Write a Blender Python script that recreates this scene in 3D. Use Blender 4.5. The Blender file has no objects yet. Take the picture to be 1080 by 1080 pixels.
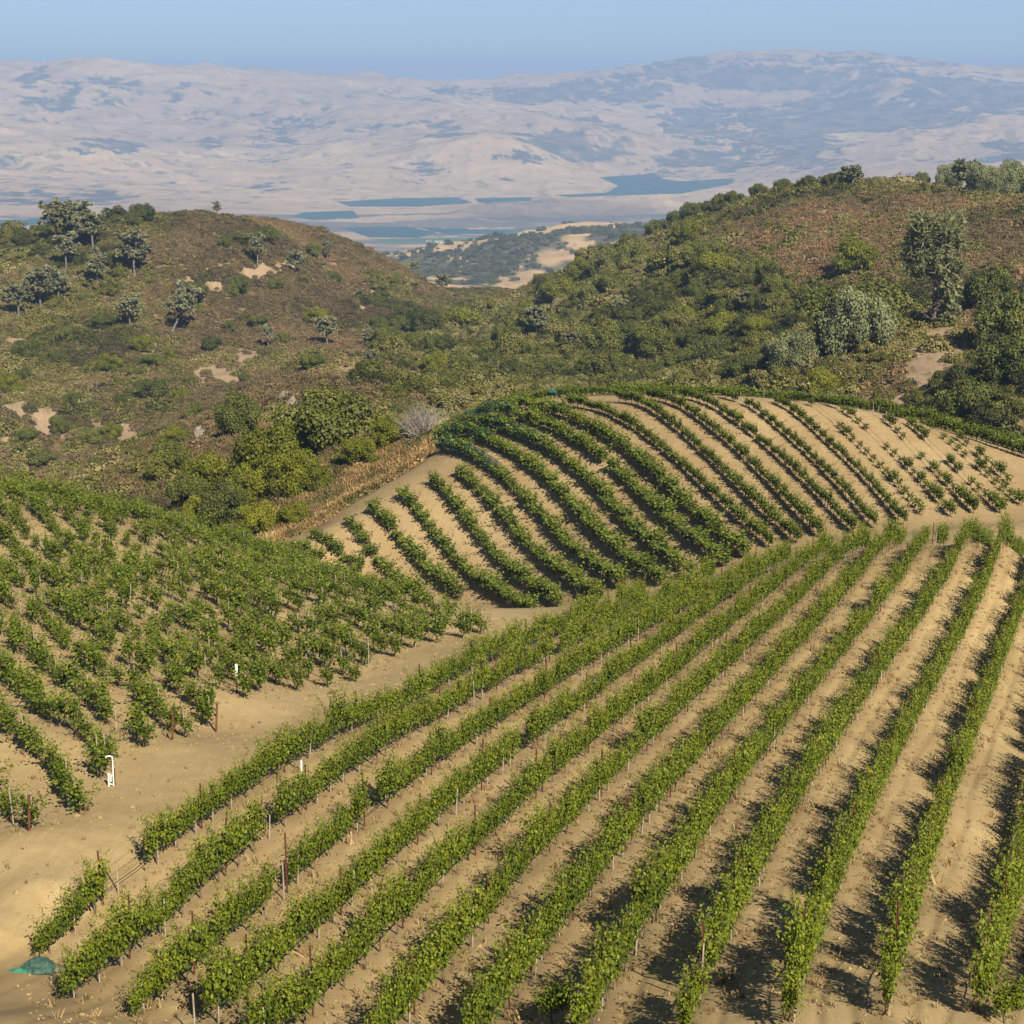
import bpy, math, random
import numpy as np
from mathutils import Matrix, Vector

random.seed(7)
rng = np.random.default_rng(7)
scene = bpy.context.scene
COL = scene.collection
R_ = math.radians

# ------------------------------------------------------------------ camera, sky, sun, exposure
FPX, YH = 2000.0, 105.0                      # focal length in photo pixels (photo 1080 wide), pixel row of the horizon
PITCH = math.atan((540 - YH) / FPX)
cam_d = bpy.data.cameras.new('camera'); cam = bpy.data.objects.new('camera', cam_d); COL.objects.link(cam)
cam_d.sensor_width = 36; cam_d.sensor_height = 36
cam_d.lens = 36 * FPX / 1080
cam_d.clip_start = 0.5; cam_d.clip_end = 60000
cam.location = (0, 0, 0); cam.rotation_euler = (math.pi / 2 - PITCH, 0, 0)
scene.camera = cam

SUN_EL, SUN_AZ = 36.5, 157.0                  # azimuth clockwise from +Y
world = bpy.data.worlds.new('World'); scene.world = world; world.use_nodes = True
wn = world.node_tree.nodes; wl = world.node_tree.links
bg = wn['Background']; sky = wn.new('ShaderNodeTexSky')
sky.sky_type = 'NISHITA'; sky.sun_disc = False
sky.sun_elevation = R_(SUN_EL); sky.sun_rotation = R_(SUN_AZ)
sky.altitude = 2800; sky.air_density = 0.8; sky.dust_density = 0.1; sky.ozone_density = 1.5
wl.new(sky.outputs[0], bg.inputs['Color']); bg.inputs['Strength'].default_value = 0.05
sd = bpy.data.lights.new('sun', 'SUN'); sd.energy = 5.0; sd.angle = R_(0.53); sd.color = (1.0, 0.91, 0.77)
sun = bpy.data.objects.new('sun', sd); COL.objects.link(sun)
tosun = Vector((math.sin(R_(SUN_AZ)) * math.cos(R_(SUN_EL)), math.cos(R_(SUN_AZ)) * math.cos(R_(SUN_EL)), math.sin(R_(SUN_EL))))
sun.rotation_euler = (-tosun).to_track_quat('-Z', 'Y').to_euler(); sun.location = (40, -60, 60)
vs = scene.view_settings
vs.view_transform = 'Standard'; vs.look = 'None'; vs.gamma = 1; vs.exposure = 0.90
vs.use_curve_mapping = False
scene.cycles.max_bounces = 6; scene.cycles.diffuse_bounces = 1; scene.cycles.glossy_bounces = 1
scene.cycles.transmission_bounces = 2; scene.cycles.transparent_max_bounces = 4; scene.cycles.volume_bounces = 0
scene.cycles.use_denoising = True

# ------------------------------------------------------------------ surveyed points of the place
FRONT = {
 1:[(43,1007),(92,972),(126,952),(150,924),(180,910),(226,872),(269,840),(302,812),(352,782),(377,770),(475,722),(522,700)],
 2:[(82,1055),(105,1035),(150,1002),(194,964),(227,932),(269,902),(303,873),(347,841),(417,795),(475,757),(540,720),(580,697),(637,672)],
 3:[(155,1072),(205,1025),(257,980),(285,960),(305,935),(350,912),(390,877),(402,857),(465,817),(507,780),(540,759),(587,729),(647,692),(700,662)],
 4:[(227,1080),(276,1042),(292,1025),(342,990),(380,957),(412,920),(445,887),(476,860),(510,832),(540,807),(622,747),(695,690),(765,640)],
 5:[(310,1080),(365,1050),(406,994),(445,967),(466,942),(492,917),(516,892),(550,860),(590,825),(607,802),(665,752),(720,712),(765,677),(810,633),(837,612)],
 6:[(430,1080),(455,1050),(470,1027),(495,1005),(534,957),(592,890),(642,835),(665,805),(684,787),(735,742),(777,710),(810,677),(847,630),(862,615),(892,597)],
 7:[(525,1075),(545,1050),(582,1010),(620,955),(647,920),(676,872),(715,840),(737,815),(752,790),(790,752),(810,726),(847,687),(872,647),(892,620),(940,587)],
 8:[(627,1077),(642,1052),(669,1010),(700,962),(730,915),(760,865),(792,820),(852,747),(882,705),(902,680),(930,640),(945,617),(980,580)],
 9:[(727,1075),(745,1035),(765,997),(780,965),(802,930),(830,895),(857,850),(887,770),(920,722),(960,675),(985,640),(1000,602),(1025,575)],
 10:[(832,1067),(860,1010),(877,957),(890,925),(915,867),(940,822),(957,780),(980,737),(1002,700),(1030,640),(1042,605),(1065,565)],
 11:[(927,1060),(952,1022),(965,972),(982,917),(997,872),(1015,810),(1042,740),(1060,695),(1080,652)],
 12:[(1032,1065),(1057,1022),(1067,960),(1079,917)],
}
KNOLL = {
 1:[(307,584),(332,595)],
 2:[(337,567),(357,590),(375,605)],
 3:[(369,557),(390,582),(412,610),(425,625)],
 4:[(396,546),(420,570),(442,600),(472,625),(482,632)],
 5:[(425,531),(455,560),(482,595),(507,622),(530,638),(562,650)],
 6:[(459,517),(487,544),(505,573),(531,602),(557,622),(587,640)],
 7:[(487,508),(512,527),(534,554),(552,575),(575,602),(605,620),(630,635)],
 8:[(487,482),(517,497),(537,515),(562,542),(587,567),(610,592),(635,612),(660,622)],
 9:[(487,462),(530,477),(562,500),(590,525),(615,550),(635,577),(660,597),(697,617)],
 10:[(495,449),(530,460),(565,472),(592,490),(617,510),(635,527),(662,555),(687,582),(712,602),(730,610)],
 11:[(522,441),(562,448),(595,462),(620,477),(642,500),(675,527),(700,553),(732,580),(767,597)],
 12:[(550,432),(590,439),(622,454),(660,482),(687,505),(712,530),(747,560),(767,575),(787,589)],
 13:[(620,432),(655,445),(687,470),(720,495),(747,521),(775,550),(817,580)],
 14:[(670,427),(705,447),(738,477),(757,497),(792,532),(840,572)],
 15:[(707,427),(740,447),(765,467),(795,497),(820,522),(865,567)],
 16:[(742,427),(775,445),(805,472),(845,507),(885,552),(902,562)],
 17:[(785,429),(820,450),(850,480),(885,520),(922,555)],
 18:[(825,430),(862,457),(882,478),(917,515),(954,554)],
 19:[(860,431),(889,455),(926,492),(952,522),(976,546)],
 20:[(895,439),(928,468),(958,496),(984,524),(1006,548)],
 21:[(932,442),(954,467),(969,483),(984,497),(1008,520),(1028,543)],
 22:[(965,455),(982,470),(1006,496),(1034,520),(1056,543)],
 23:[(998,467),(1021,483),(1037,500),(1074,533)],
 24:[(1028,481),(1047,493),(1065,515)],
}
FCO = [4.75233, -1.3523, 0.51859, -0.06563, -0.06838, 0.09301, -0.04915, -0.31283, 0.10877, -0.42898, 0.96297, -0.76434, 0.05055, 0.05621, 0.17976]
KCO = [5.11846, -0.38999, -1.41529, -5.7964, -4.66391, -0.26869, -0.77683, -2.32961, 1.17393, -0.20261, -0.22673, 2.46865, 0.27219, 0.51934, 0.01047]
def rays(px, py):
    px = np.asarray(px, float); py = np.asarray(py, float)
    u = (px - 540) / FPX; v = (540 - py) / FPX
    return np.stack([u, np.cos(PITCH) + v * np.sin(PITCH), -np.sin(PITCH) + v * np.cos(PITCH)], -1)
def mono(px, py, deg=4):
    a = (px - 540) / 540; b = (py - 600) / 480
    return np.stack([a**i * b**j for i in range(deg + 1) for j in range(deg + 1 - i)], -1)
def sheet(rows, co):
    out = {}
    for i in rows:
        p = np.array(rows[i], float)
        out[i] = rays(p[:, 0], p[:, 1]) * np.exp(mono(p[:, 0], p[:, 1]) @ np.array(co))[:, None]
    return out
FX = sheet(FRONT, FCO); KX = sheet(KNOLL, KCO)

CTRL = [  # pixel x, pixel y, distance in metres
 # the road and the left block
 (5,892,59.8),(30,877,60.8),(85,859,64),(121,830,67),(147,795,71),(181,781,73.5),(226,774,77),(250,732,83),(304,732,86),(350,745,84),(376,718,92),(440,690,99),(515,672,107),
 (60,930,56),(0,1075,44.6),(0,980,53.3),(-60,1000,53.2),(0,930,57),(-60,900,61.7),(-150,1000,54),(-150,1075,47),
 (0,777,73),(0,650,100),(100,650,103),(200,650,107),(300,650,110),(400,640,115),(0,580,125),(150,600,125),(0,520,150),(140,548,150),(280,587,148),(400,627,132),(500,655,114),(-150,520,150),(-150,640,105),(-150,800,75),
 # behind the left crest
 (0,585,200),(140,600,195),(-150,560,200),
 # swale road below the knoll
 (285,574,184),(330,560,186),(400,515,190),(450,485,191),(560,658,146),(620,655,141),(800,603,139),(880,583,137),(960,562,137),(1060,552,138),(700,628,140),(1150,540,138),
 (1080,600,112),(1150,640,106),(1150,700,97),(1150,800,83),(1150,900,69),(1150,1000,54),(1150,1075,45),(1300,1000,52),(1300,800,80),
 # knoll crest and behind it
 (640,424,188),(720,418,186),(820,421,182),(900,430,180),(980,452,176),(1080,492,168),(1200,520,165),
 (480,455,196),(560,470,235),(640,470,235),(800,480,235),(950,500,230),(1080,540,220),(1200,560,220),
 (560,480,300),(700,480,300),(850,490,290),(1000,500,270),(1150,540,260),
 # oak slope on the left of the knoll
 (440,468,203),(400,470,215),(420,500,197),(350,500,205),(350,535,194),(280,555,194),(220,560,200),(280,505,222),(200,530,225),(345,472,232),(410,460,222),(150,560,210),(60,560,215),(-100,600,220),
 (300,450,275),(220,470,280),(300,410,330),(400,405,330),(230,440,330),(120,520,300),(0,540,300),(470,420,330),
 # left hill
 (100,505,450),(0,520,450),(200,450,470),(-150,520,450),(100,430,500),(0,440,500),(300,395,470),(390,390,440),(100,350,590),(250,330,610),(400,350,600),(350,300,700),
 (-100,250,760),(0,254,750),(70,249,740),(150,238,740),(230,236,760),(300,236,790),(350,254,810),(420,284,840),(480,308,890),(520,309,910),(450,340,640),
 (-100,340,1050),(100,330,1050),(250,320,1080),(400,350,1150),(520,400,1250),(660,400,1050),
 (480,312,850),(480,316,780),(440,300,770),(510,320,850),(510,326,760),(540,320,760),(500,318,820),(530,320,850),(560,312,720),(600,301,660),(650,281,630),(350,266,730),(390,276,750),(300,248,700),(250,247,670),(200,250,650),(100,270,640),(680,266,610),(720,250,600),(760,236,570),
 # right hill
 (560,300,820),(600,294,735),(650,264,690),(700,240,660),(760,214,630),(800,206,610),(860,197,580),(900,194,570),(960,204,545),(1000,204,535),(1080,215,530),(1200,210,500),
 (540,350,640),(560,420,420),(640,415,390),(640,345,520),(700,300,510),(760,350,430),(760,400,370),(850,300,440),(850,380,350),(950,300,420),(980,345,345),(980,395,305),(1060,330,380),(1060,440,270),(1060,385,310),(1200,400,300),(500,390,450),
 (960,222,640),(1080,226,620),(1200,230,620),(840,226,700),(740,258,740),(900,215,660),
 (720,330,950),(850,300,850),(1000,290,800),(1200,300,800),
]
FAR = [
 (-200,300,1800),(0,300,1800),(250,300,1900),(420,330,1900),(600,330,1800),(800,300,1700),(1000,300,1700),(1250,300,1700),
 (470,287,2700),(520,266,2800),(560,252,3000),(620,244,3200),(680,250,3300),(560,300,2300),(640,290,2400),(800,260,3200),(1000,270,3000),
 (420,290,3400),(350,290,3600),(0,270,4000),(200,275,4000),(-200,270,4000),(500,275,4300),(620,275,4300),(1250,270,4000),
 (420,262,5300),(300,234,6500),(360,250,5800),(100,234,6500),(0,236,6400),(-200,236,6400),(560,243,6200),(660,238,6400),(700,235,6500),(440,236,6500),
 (500,222,7000),(600,212,7300),(540,216,7200),(680,214,7500),(480,232,6600),(620,236,6600),
 (420,213,7800),(380,218,7500),(480,209,8200),(700,210,7900),(640,202,8700),(700,194,9300),(770,190,9600),(900,200,8000),(1050,200,8000),(1250,200,8000),
 (0,224,7100),(200,222,7100),(330,219,7400),(100,200,7900),(250,195,8300),(400,200,8400),(540,196,8800),(620,184,9800),(-200,220,7000),
 (150,185,8700),(0,185,8500),(100,163,9300),(330,178,9300),(220,165,10000),(430,160,9500),(520,140,9600),(560,165,9300),(-200,170,9000),
 (60,130,10800),(150,140,10800),(330,140,11000),(430,128,11200),(480,118,11600),(560,128,11300),(620,150,10500),(700,170,10500),(760,165,10600),(700,140,11600),(640,120,12500),(700,112,13000),(820,160,10300),(850,130,11800),(850,105,13500),
 (900,178,9300),(960,150,10200),(1000,165,9600),(1000,130,11800),(1060,150,10000),(1080,120,12000),(960,100,13500),(1250,140,10500),
 (-200,68,13000),(0,58,13000),(60,59,13000),(120,66,13500),(200,77,14300),(300,85,15000),(430,94,16200),(520,97,17500),(560,95,17000),(640,78,16000),(720,67,15800),(800,58,15800),(880,58,15800),(960,64,16000),(1020,70,16300),(1080,72,16500),(1250,75,16500),
 (-200,150,22000),(100,150,22000),(300,150,22000),(540,150,22000),(800,150,22000),(1050,150,22000),(1250,150,22000),
]
def ctrl_xyz(lst):
    a = np.array(lst, float)
    return rays(a[:, 0], a[:, 1]) / np.linalg.norm(rays(a[:, 0], a[:, 1]), axis=1)[:, None] * a[:, 2:3]
def to_uvq(X):
    h = np.hypot(X[:, 0], X[:, 1])
    return np.stack([np.arctan2(X[:, 0], X[:, 1]), np.log(h)], 1), X[:, 2] / h
C1, q1 = to_uvq(np.concatenate([np.concatenate(list(FX.values())), np.concatenate(list(KX.values()))]))
C2, q2 = to_uvq(ctrl_xyz(CTRL)); C3, q3 = to_uvq(ctrl_xyz(FAR))
# the slope below the viewpoint
near = [(a, math.log(h), z / h) for a in (-0.5, -0.25, 0, 0.25, 0.5) for h, z in ((25, -18.0), (12, -12.5), (4, -5.0))]
C0 = np.array([n[:2] for n in near]); q0 = np.array([n[2] for n in near])
side = [(s * 0.6, math.log(h), z / h) for s in (-1, 1) for h, z in ((50, -22), (100, -27), (180, -38), (300, -60), (600, -50), (1000, -80), (3000, -330), (6500, -420), (9000, -330), (13000, 0), (22000, -500))]
C4 = np.array([n[:2] for n in side]); q4 = np.array([n[2] for n in side])
CC = np.concatenate([C0, C1, C2, C3, C4]); QQ = np.concatenate([q0, q1, q2, q3, q4])
LAM = np.concatenate([np.full(len(C0), 1e-3), np.full(len(C1), 3e-4), np.full(len(C2), 5e-5), np.full(len(C3), 3e-5), np.full(len(C4), 1e-3)])
def tps_k(d2):
    return 0.5 * d2 * np.log(d2 + 1e-12)
n_ = len(CC)
D2 = ((CC[:, None, :] - CC[None]) ** 2).sum(-1)
A_ = np.zeros((n_ + 3, n_ + 3)); A_[:n_, :n_] = tps_k(D2) + np.diag(LAM)
Pm = np.concatenate([np.ones((n_, 1)), CC], 1); A_[:n_, n_:] = Pm; A_[n_:, :n_] = Pm.T
W_ = np.linalg.solve(A_, np.concatenate([QQ, np.zeros(3)]))
def slope(az, lr):
    az = np.atleast_1d(az).astype(float); lr = np.atleast_1d(lr).astype(float)
    out = np.empty(len(az))
    for s in range(0, len(az), 20000):
        e = slice(s, s + 20000)
        d2 = (az[e, None] - CC[None, :, 0]) ** 2 + (lr[e, None] - CC[None, :, 1]) ** 2
        out[e] = tps_k(d2) @ W_[:n_] + W_[n_] + W_[n_ + 1] * az[e] + W_[n_ + 2] * lr[e]
    return out

# value noise
class Noise:
    def __init__(self, seed):
        r = np.random.default_rng(seed); self.t = r.random((256, 256))
    def __call__(self, x, y):
        xi = np.floor(x).astype(int); yi = np.floor(y).astype(int); fx = x - xi; fy = y - yi
        fx = fx * fx * fx * (fx * (fx * 6 - 15) + 10); fy = fy * fy * fy * (fy * (fy * 6 - 15) + 10)
        t = self.t; a = t[xi & 255, yi & 255]; b = t[(xi + 1) & 255, yi & 255]; c = t[xi & 255, (yi + 1) & 255]; d = t[(xi + 1) & 255, (yi + 1) & 255]
        return (a * (1 - fx) + b * fx) * (1 - fy) + (c * (1 - fx) + d * fx) * fy * 1.0
    def fbm(self, x, y, o=5, g=0.5):
        s = 0; a = 1; n = 0
        for k in range(o):
            s = s + a * self(x * 2**k + 17.3 * k, y * 2**k + 5.1 * k); n += a; a *= g
        return s / n
    def ridged(self, x, y, o=5, g=0.5):
        s = 0; a = 1; n = 0
        for k in range(o):
            s = s + a * (1 - np.abs(2 * self(x * 2**k + 9.7 * k, y * 2**k + 3.3 * k) - 1)); n += a; a *= g
        return s / n
N1, N2, N3, N4 = Noise(1), Noise(2), Noise(3), Noise(4)
def smooth(e0, e1, x):
    t = np.clip((x - e0) / (e1 - e0), 0, 1); return t * t * (3 - 2 * t)
def terrain(x, y):
    """height of the ground at plan position x, y (camera at the origin)"""
    x = np.atleast_1d(np.asarray(x, float)); y = np.atleast_1d(np.asarray(y, float))
    h = np.maximum(np.hypot(x, y), 1.0); az = np.arctan2(x, y)
    z = slope(az, np.log(h)) * h
    hill = smooth(230, 420, h) * (1 - smooth(1200, 1600, h))
    z = z + hill * ((N1.fbm(x / 70, y / 70, 4) - 0.53) * 8 + (N2.fbm(x / 18, y / 18, 3) - 0.5) * 2.2)
    mid = smooth(1300, 2200, h) * (1 - smooth(3600, 5000, h))
    z = z + mid * (N3.ridged(x / 500, y / 500, 6) - 0.60) * 55
    far = smooth(7000, 8800, h)
    wx = x + 500 * (N1(x / 1500, y / 1500) - .5); wy = y + 500 * (N2(x / 1500, y / 1500) - .5)
    z = z + far * ((N3.ridged(wx / 1900, wy / 1900, 7, .52) - 0.615) * 240 * smooth(7000, 11500, h) + (N4.ridged(wx / 600 + 7, wy / 600, 5, .5) - 0.62) * 75)
    knob = smooth(6600, 6900, h) * (1 - smooth(7300, 7800, h)) * smooth(-.04, -.02, az) * (1 - smooth(.08, .1, az))
    z = z + knob * (N4.ridged(x / 400, y / 400, 5) - .55) * 60
    return z
def px_to_azslope(px, py):
    d = rays(px, py); return np.arctan2(d[..., 0], d[..., 1]), d[..., 2] / np.hypot(d[..., 0], d[..., 1])
LR = np.log(np.geomspace(20, 24000, 2600))
def hit(px, py, dmin=0, dmax=1e9):
    """where the line of sight through a photo pixel meets the ground"""
    az, q = px_to_azslope(px, py); h = np.exp(LR)
    m = (h > max(dmin, 20)) & (h < dmax); h = h[m]
    x = h * math.sin(az); y = h * math.cos(az); z = terrain(x, y)
    k = np.argmax(z >= q * h)
    if not (z[k] >= q * h[k]): k = len(h) - 1 if dmax > 1e8 else int(np.argmax(z / h))   # sight line clears the ridge: stand on it
    return np.array([x[k], y[k], z[k]])
def gz(x, y):
    return float(terrain(x, y)[0])
def to_px(X):
    X = np.asarray(X, float); c, s = math.cos(PITCH), math.sin(PITCH)
    dep = X[..., 1] * c - X[..., 2] * s; up = X[..., 1] * s + X[..., 2] * c
    return 540 + FPX * X[..., 0] / dep, 540 - FPX * up / dep
def smooth_row(X, ext0=0.0, ext1=0.0, step=1.4):
    """even positions along a surveyed row, as (x, y, heading, arc length)"""
    p = X[:, :2]; c = p.mean(0); u = p[-1] - p[0]; L = np.linalg.norm(u); u = u / L; n = np.array((-u[1], u[0]))
    t = (p - c) @ u; w = (p - c) @ n
    co = np.polyfit(t, w, 2 if len(p) > 4 and L > 15 else 1)
    tt = np.arange(t[0] - ext0, t[-1] + ext1 + 1e-6, step)
    ww = np.polyval(co, tt)
    for lim, sl in ((t[0], tt < t[0]), (t[-1], tt > t[-1])):      # run on straight beyond the survey
        d = np.polyval(np.polyder(co), lim) if len(co) > 1 else 0
        ww = np.where(sl, np.polyval(co, lim) + d * (tt - lim), ww)
    q = c + tt[:, None] * u + ww[:, None] * n
    g = np.gradient(q, axis=0); return q, np.arctan2(g[:, 1], g[:, 0])


def row_offset(x, y):
    """signed sideways distance to the nearest vine row of the near slope, and whether the point lies among those rows"""
    u = np.array((.35, .937)); n = np.array((.937, -.35)); t = x * u[0] + y * u[1]; w = x * n[0] + y * n[1]
    best = np.full(x.shape, 99.0); lines = []
    for i in sorted(FX):
        q, _ = smooth_row(FX[i], 6, 45); lines.append((q @ u, q @ n))
    lines.append((lines[-1][0], lines[-1][1] + 2.2)); lines.append((lines[-2][0], lines[-2][1] + 4.4))
    for tq, wq in lines:
        d = np.where((t > tq[0] - .5) & (t < tq[-1]), w - np.interp(t, tq, wq), 99.0)
        best = np.where(np.abs(d) < np.abs(best), d, best)
    return best
# ------------------------------------------------------------------ helpers
def tag(o, label=None, cat=None, group=None, kind=None):
    if label: o['label'] = label
    if cat: o['category'] = cat
    if group: o['group'] = group
    if kind: o['kind'] = kind
    return o
def empty(name, loc, rz=0.0, parent=None):
    o = bpy.data.objects.new(name, None); COL.objects.link(o)
    o.location = loc; o.rotation_euler = (0, 0, rz); o.empty_display_size = 0.3
    if parent: o.parent = parent
    return o
class MB:
    """collects shapes, then links them as one mesh object"""
    def __init__(s): s.v = []; s.f = []; s.m = []; s.t = []; s.n = 0
    def add(s, V, F, mat=0, tint=None):
        V = np.asarray(V, float).reshape(-1, 3)
        s.v.append(V); F = np.asarray(F, int)
        s.f.append(F + s.n); s.m.append(np.full(len(F), mat)); s.n += len(V)
        s.t.append(np.full(len(V), .5) if tint is None else np.broadcast_to(np.asarray(tint, float), (len(V),)))
    def tube(s, P, rad, k=6, mat=0, tint=None, cap=True):
        P = np.asarray(P, float); rad = np.broadcast_to(np.asarray(rad, float), (len(P),))
        V = []
        for i in range(len(P)):
            d = P[min(i + 1, len(P) - 1)] - P[max(i - 1, 0)]; d = d / (np.linalg.norm(d) + 1e-9)
            a = np.cross(d, (0.3, 0.9, 0.1) if abs(d[1]) < .9 else (1, 0, 0)); a /= np.linalg.norm(a) + 1e-9; b = np.cross(d, a)
            th = np.arange(k) * 2 * np.pi / k
            V.append(P[i] + rad[i] * (np.cos(th)[:, None] * a + np.sin(th)[:, None] * b))
        F = [(i * k + j, i * k + (j + 1) % k, (i + 1) * k + (j + 1) % k, (i + 1) * k + j) for i in range(len(P) - 1) for j in range(k)]
        s.add(np.concatenate(V), F, mat, tint)
        if cap:
            c = len(P) * k
            s.add(np.vstack([V[-1], P[-1][None]]), [(j, (j + 1) % k, k, k) for j in range(k)], mat, tint)
            s.add(np.vstack([V[0], P[0][None]]), [((j + 1) % k, j, k, k) for j in range(k)], mat, tint)
    def box(s, x0, x1, y0, y1, z0, z1, mat=0):
        V = [(x, y, z) for z in (z0, z1) for x, y in ((x0, y0), (x1, y0), (x1, y1), (x0, y1))]
        s.add(V, [(3, 2, 1, 0), (4, 5, 6, 7), (0, 1, 5, 4), (1, 2, 6, 5), (2, 3, 7, 6), (3, 0, 4, 7)], mat)
    def leaves(s, P, N, size, mat=0, tint=.5, along=None, shape='leaf'):
        """many leaf shapes: P positions, N face normals, size each"""
        P = np.asarray(P, float); N = np.asarray(N, float); n = len(P)
        N = N / (np.linalg.norm(N, axis=1)[:, None] + 1e-9)
        r = rng.normal(size=(n, 3)) if along is None else along + rng.normal(size=(n, 3)) * .25
        T = r - (r * N).sum(1)[:, None] * N; T /= np.linalg.norm(T, axis=1)[:, None] + 1e-9
        B = np.cross(N, T); sz = np.broadcast_to(np.asarray(size, float), (n,))[:, None]
        if shape == 'leaf':
            L = np.array([(0, 0, 0), (-.48, .18, .12), (-.40, .78, .14), (0, 1, -.06), (.40, .78, .14), (.48, .18, .12)])
            Fb = np.array([(0, 3, 2, 1), (0, 5, 4, 3)])
        elif shape == 'clump':
            L = np.array([(-.5, -.35, 0), (.1, -.55, .12), (.55, .05, 0), (.2, .5, .1), (-.45, .35, -.05)])
            Fb = np.array([(0, 1, 2, 3), (0, 3, 4, 4)])
        else:                                          # needle spray
            L = np.array([(-.09, 0, 0), (.09, 0, 0), (.03, 1, 0), (-.03, 1, 0)]); Fb = np.array([(0, 1, 2, 3)])
        k = len(L)
        V = P[:, None, :] + sz[:, None] * (L[None, :, 0:1] * B[:, None] + L[None, :, 1:2] * T[:, None] + L[None, :, 2:3] * N[:, None])
        F = (np.arange(n)[:, None, None] * k + Fb[None]).reshape(-1, 4)
        s.add(V.reshape(-1, 3), F, mat, np.repeat(np.broadcast_to(np.asarray(tint, float), (n,)), k))
    def mesh(s, name, mats, smooth_=False):
        V = np.concatenate(s.v); F = np.concatenate(s.f); M = np.concatenate(s.m); T = np.concatenate(s.t)
        tri = F[:, 2] == F[:, 3]
        cnt = np.where(tri, 3, 4); start = np.concatenate([[0], np.cumsum(cnt)[:-1]])
        idx = F.reshape(-1)[np.stack([np.ones(len(F), bool)] * 3 + [~tri], 1).reshape(-1)]
        me = bpy.data.meshes.new(name)
        me.vertices.add(len(V)); me.vertices.foreach_set('co', V.astype('f').ravel())
        me.loops.add(len(idx)); me.loops.foreach_set('vertex_index', idx.astype('i'))
        me.polygons.add(len(F)); me.polygons.foreach_set('loop_start', start.astype('i'))
        me.polygons.foreach_set('material_index', M.astype('i'))
        me.polygons.foreach_set('use_smooth', np.full(len(F), smooth_))
        a = me.attributes.new('tint', 'FLOAT', 'POINT'); a.data.foreach_set('value', T.astype('f'))
        for m in (mats if isinstance(mats, (list, tuple)) else [mats]): me.materials.append(m)
        me.update(calc_edges=True); me.validate()
        return me
    def build(s, name, mats, parent=None, smooth_=False):
        return put(name, s.mesh(name, mats, smooth_), parent)
def put(name, me, parent=None, loc=(0, 0, 0), rz=0.0, sc=None):
    o = bpy.data.objects.new(name, me); COL.objects.link(o)
    o.location = loc; o.rotation_euler = (0, 0, rz)
    if sc is not None: o.scale = sc if hasattr(sc, '__len__') else (sc, sc, sc)
    if parent: o.parent = parent
    return o
ORD = 'zeroth first second third fourth fifth sixth seventh eighth ninth tenth eleventh twelfth thirteenth fourteenth fifteenth sixteenth seventeenth eighteenth nineteenth twentieth'.split() + ['twenty-' + w for w in 'first second third fourth fifth sixth seventh'.split()]

# ------------------------------------------------------------------ materials
def newmat(name):
    m = bpy.data.materials.new(name); m.use_nodes = True
    nt = m.node_tree; b = nt.nodes['Principled BSDF']; return m, nt, b
def node(nt, t, **k):
    n = nt.nodes.new(t)
    for a, v in k.items(): setattr(n, a, v)
    return n
def ramp(nt, stops):
    r = node(nt, 'ShaderNodeValToRGB'); e = r.color_ramp.elements
    e[0].position, e[0].color = stops[0][0], (*stops[0][1], 1); e[1].position, e[1].color = stops[-1][0], (*stops[-1][1], 1)
    for p, c in stops[1:-1]:
        n = e.new(p); n.color = (*c, 1)
    return r
def mathn(nt, op, a, b=None):
    n = node(nt, 'ShaderNodeMath', operation=op)
    for i, v in enumerate((a, b)):
        if v is None: continue
        if isinstance(v, (int, float)): n.inputs[i].default_value = v
        else: nt.links.new(v, n.inputs[i])
    return n.outputs[0]
def noise(nt, vec, scale, detail=4, rough=.55):
    n = node(nt, 'ShaderNodeTexNoise'); n.inputs['Scale'].default_value = scale; n.inputs['Detail'].default_value = detail; n.inputs['Roughness'].default_value = rough
    if vec is not None: nt.links.new(vec, n.inputs['Vector'])
    return n.outputs['Fac']
def mixc(nt, f, a, b):
    n = node(nt, 'ShaderNodeMix', data_type='RGBA')
    for s, v in ((n.inputs[0], f), (n.inputs[6], a), (n.inputs[7], b)):
        if isinstance(v, (int, float)): s.default_value = v
        elif isinstance(v, tuple): s.default_value = (*v, 1)
        else: nt.links.new(v, s)
    return n.outputs[2]
def leafmat(name, stops, trans=.28, rough=.55, spread=.35, inst=False, spec=.25):
    m, nt, b = newmat(name)
    at = node(nt, 'ShaderNodeAttribute', attribute_name='tint')
    oi = node(nt, 'ShaderNodeObjectInfo')
    f = mathn(nt, 'ADD', at.outputs['Fac'], mathn(nt, 'MULTIPLY', mathn(nt, 'SUBTRACT', oi.outputs['Random'], .5), spread))
    if inst:
        ia = node(nt, 'ShaderNodeAttribute', attribute_name='tone', attribute_type='INSTANCER')
        f = mathn(nt, 'ADD', f, mathn(nt, 'SUBTRACT', ia.outputs['Fac'], .5))
    r = ramp(nt, stops); nt.links.new(f, r.inputs[0])
    nt.links.new(r.outputs[0], b.inputs['Base Color']); b.inputs['Roughness'].default_value = rough
    b.inputs['Specular IOR Level'].default_value = spec
    if trans:
        tr = node(nt, 'ShaderNodeBsdfTranslucent'); nt.links.new(r.outputs[0], tr.inputs['Color'])
        mx = node(nt, 'ShaderNodeMixShader'); mx.inputs[0].default_value = trans
        nt.links.new(b.outputs[0], mx.inputs[1]); nt.links.new(tr.outputs[0], mx.inputs[2])
        nt.links.new(mx.outputs[0], nt.nodes['Material Output'].inputs['Surface'])
    return m
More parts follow.
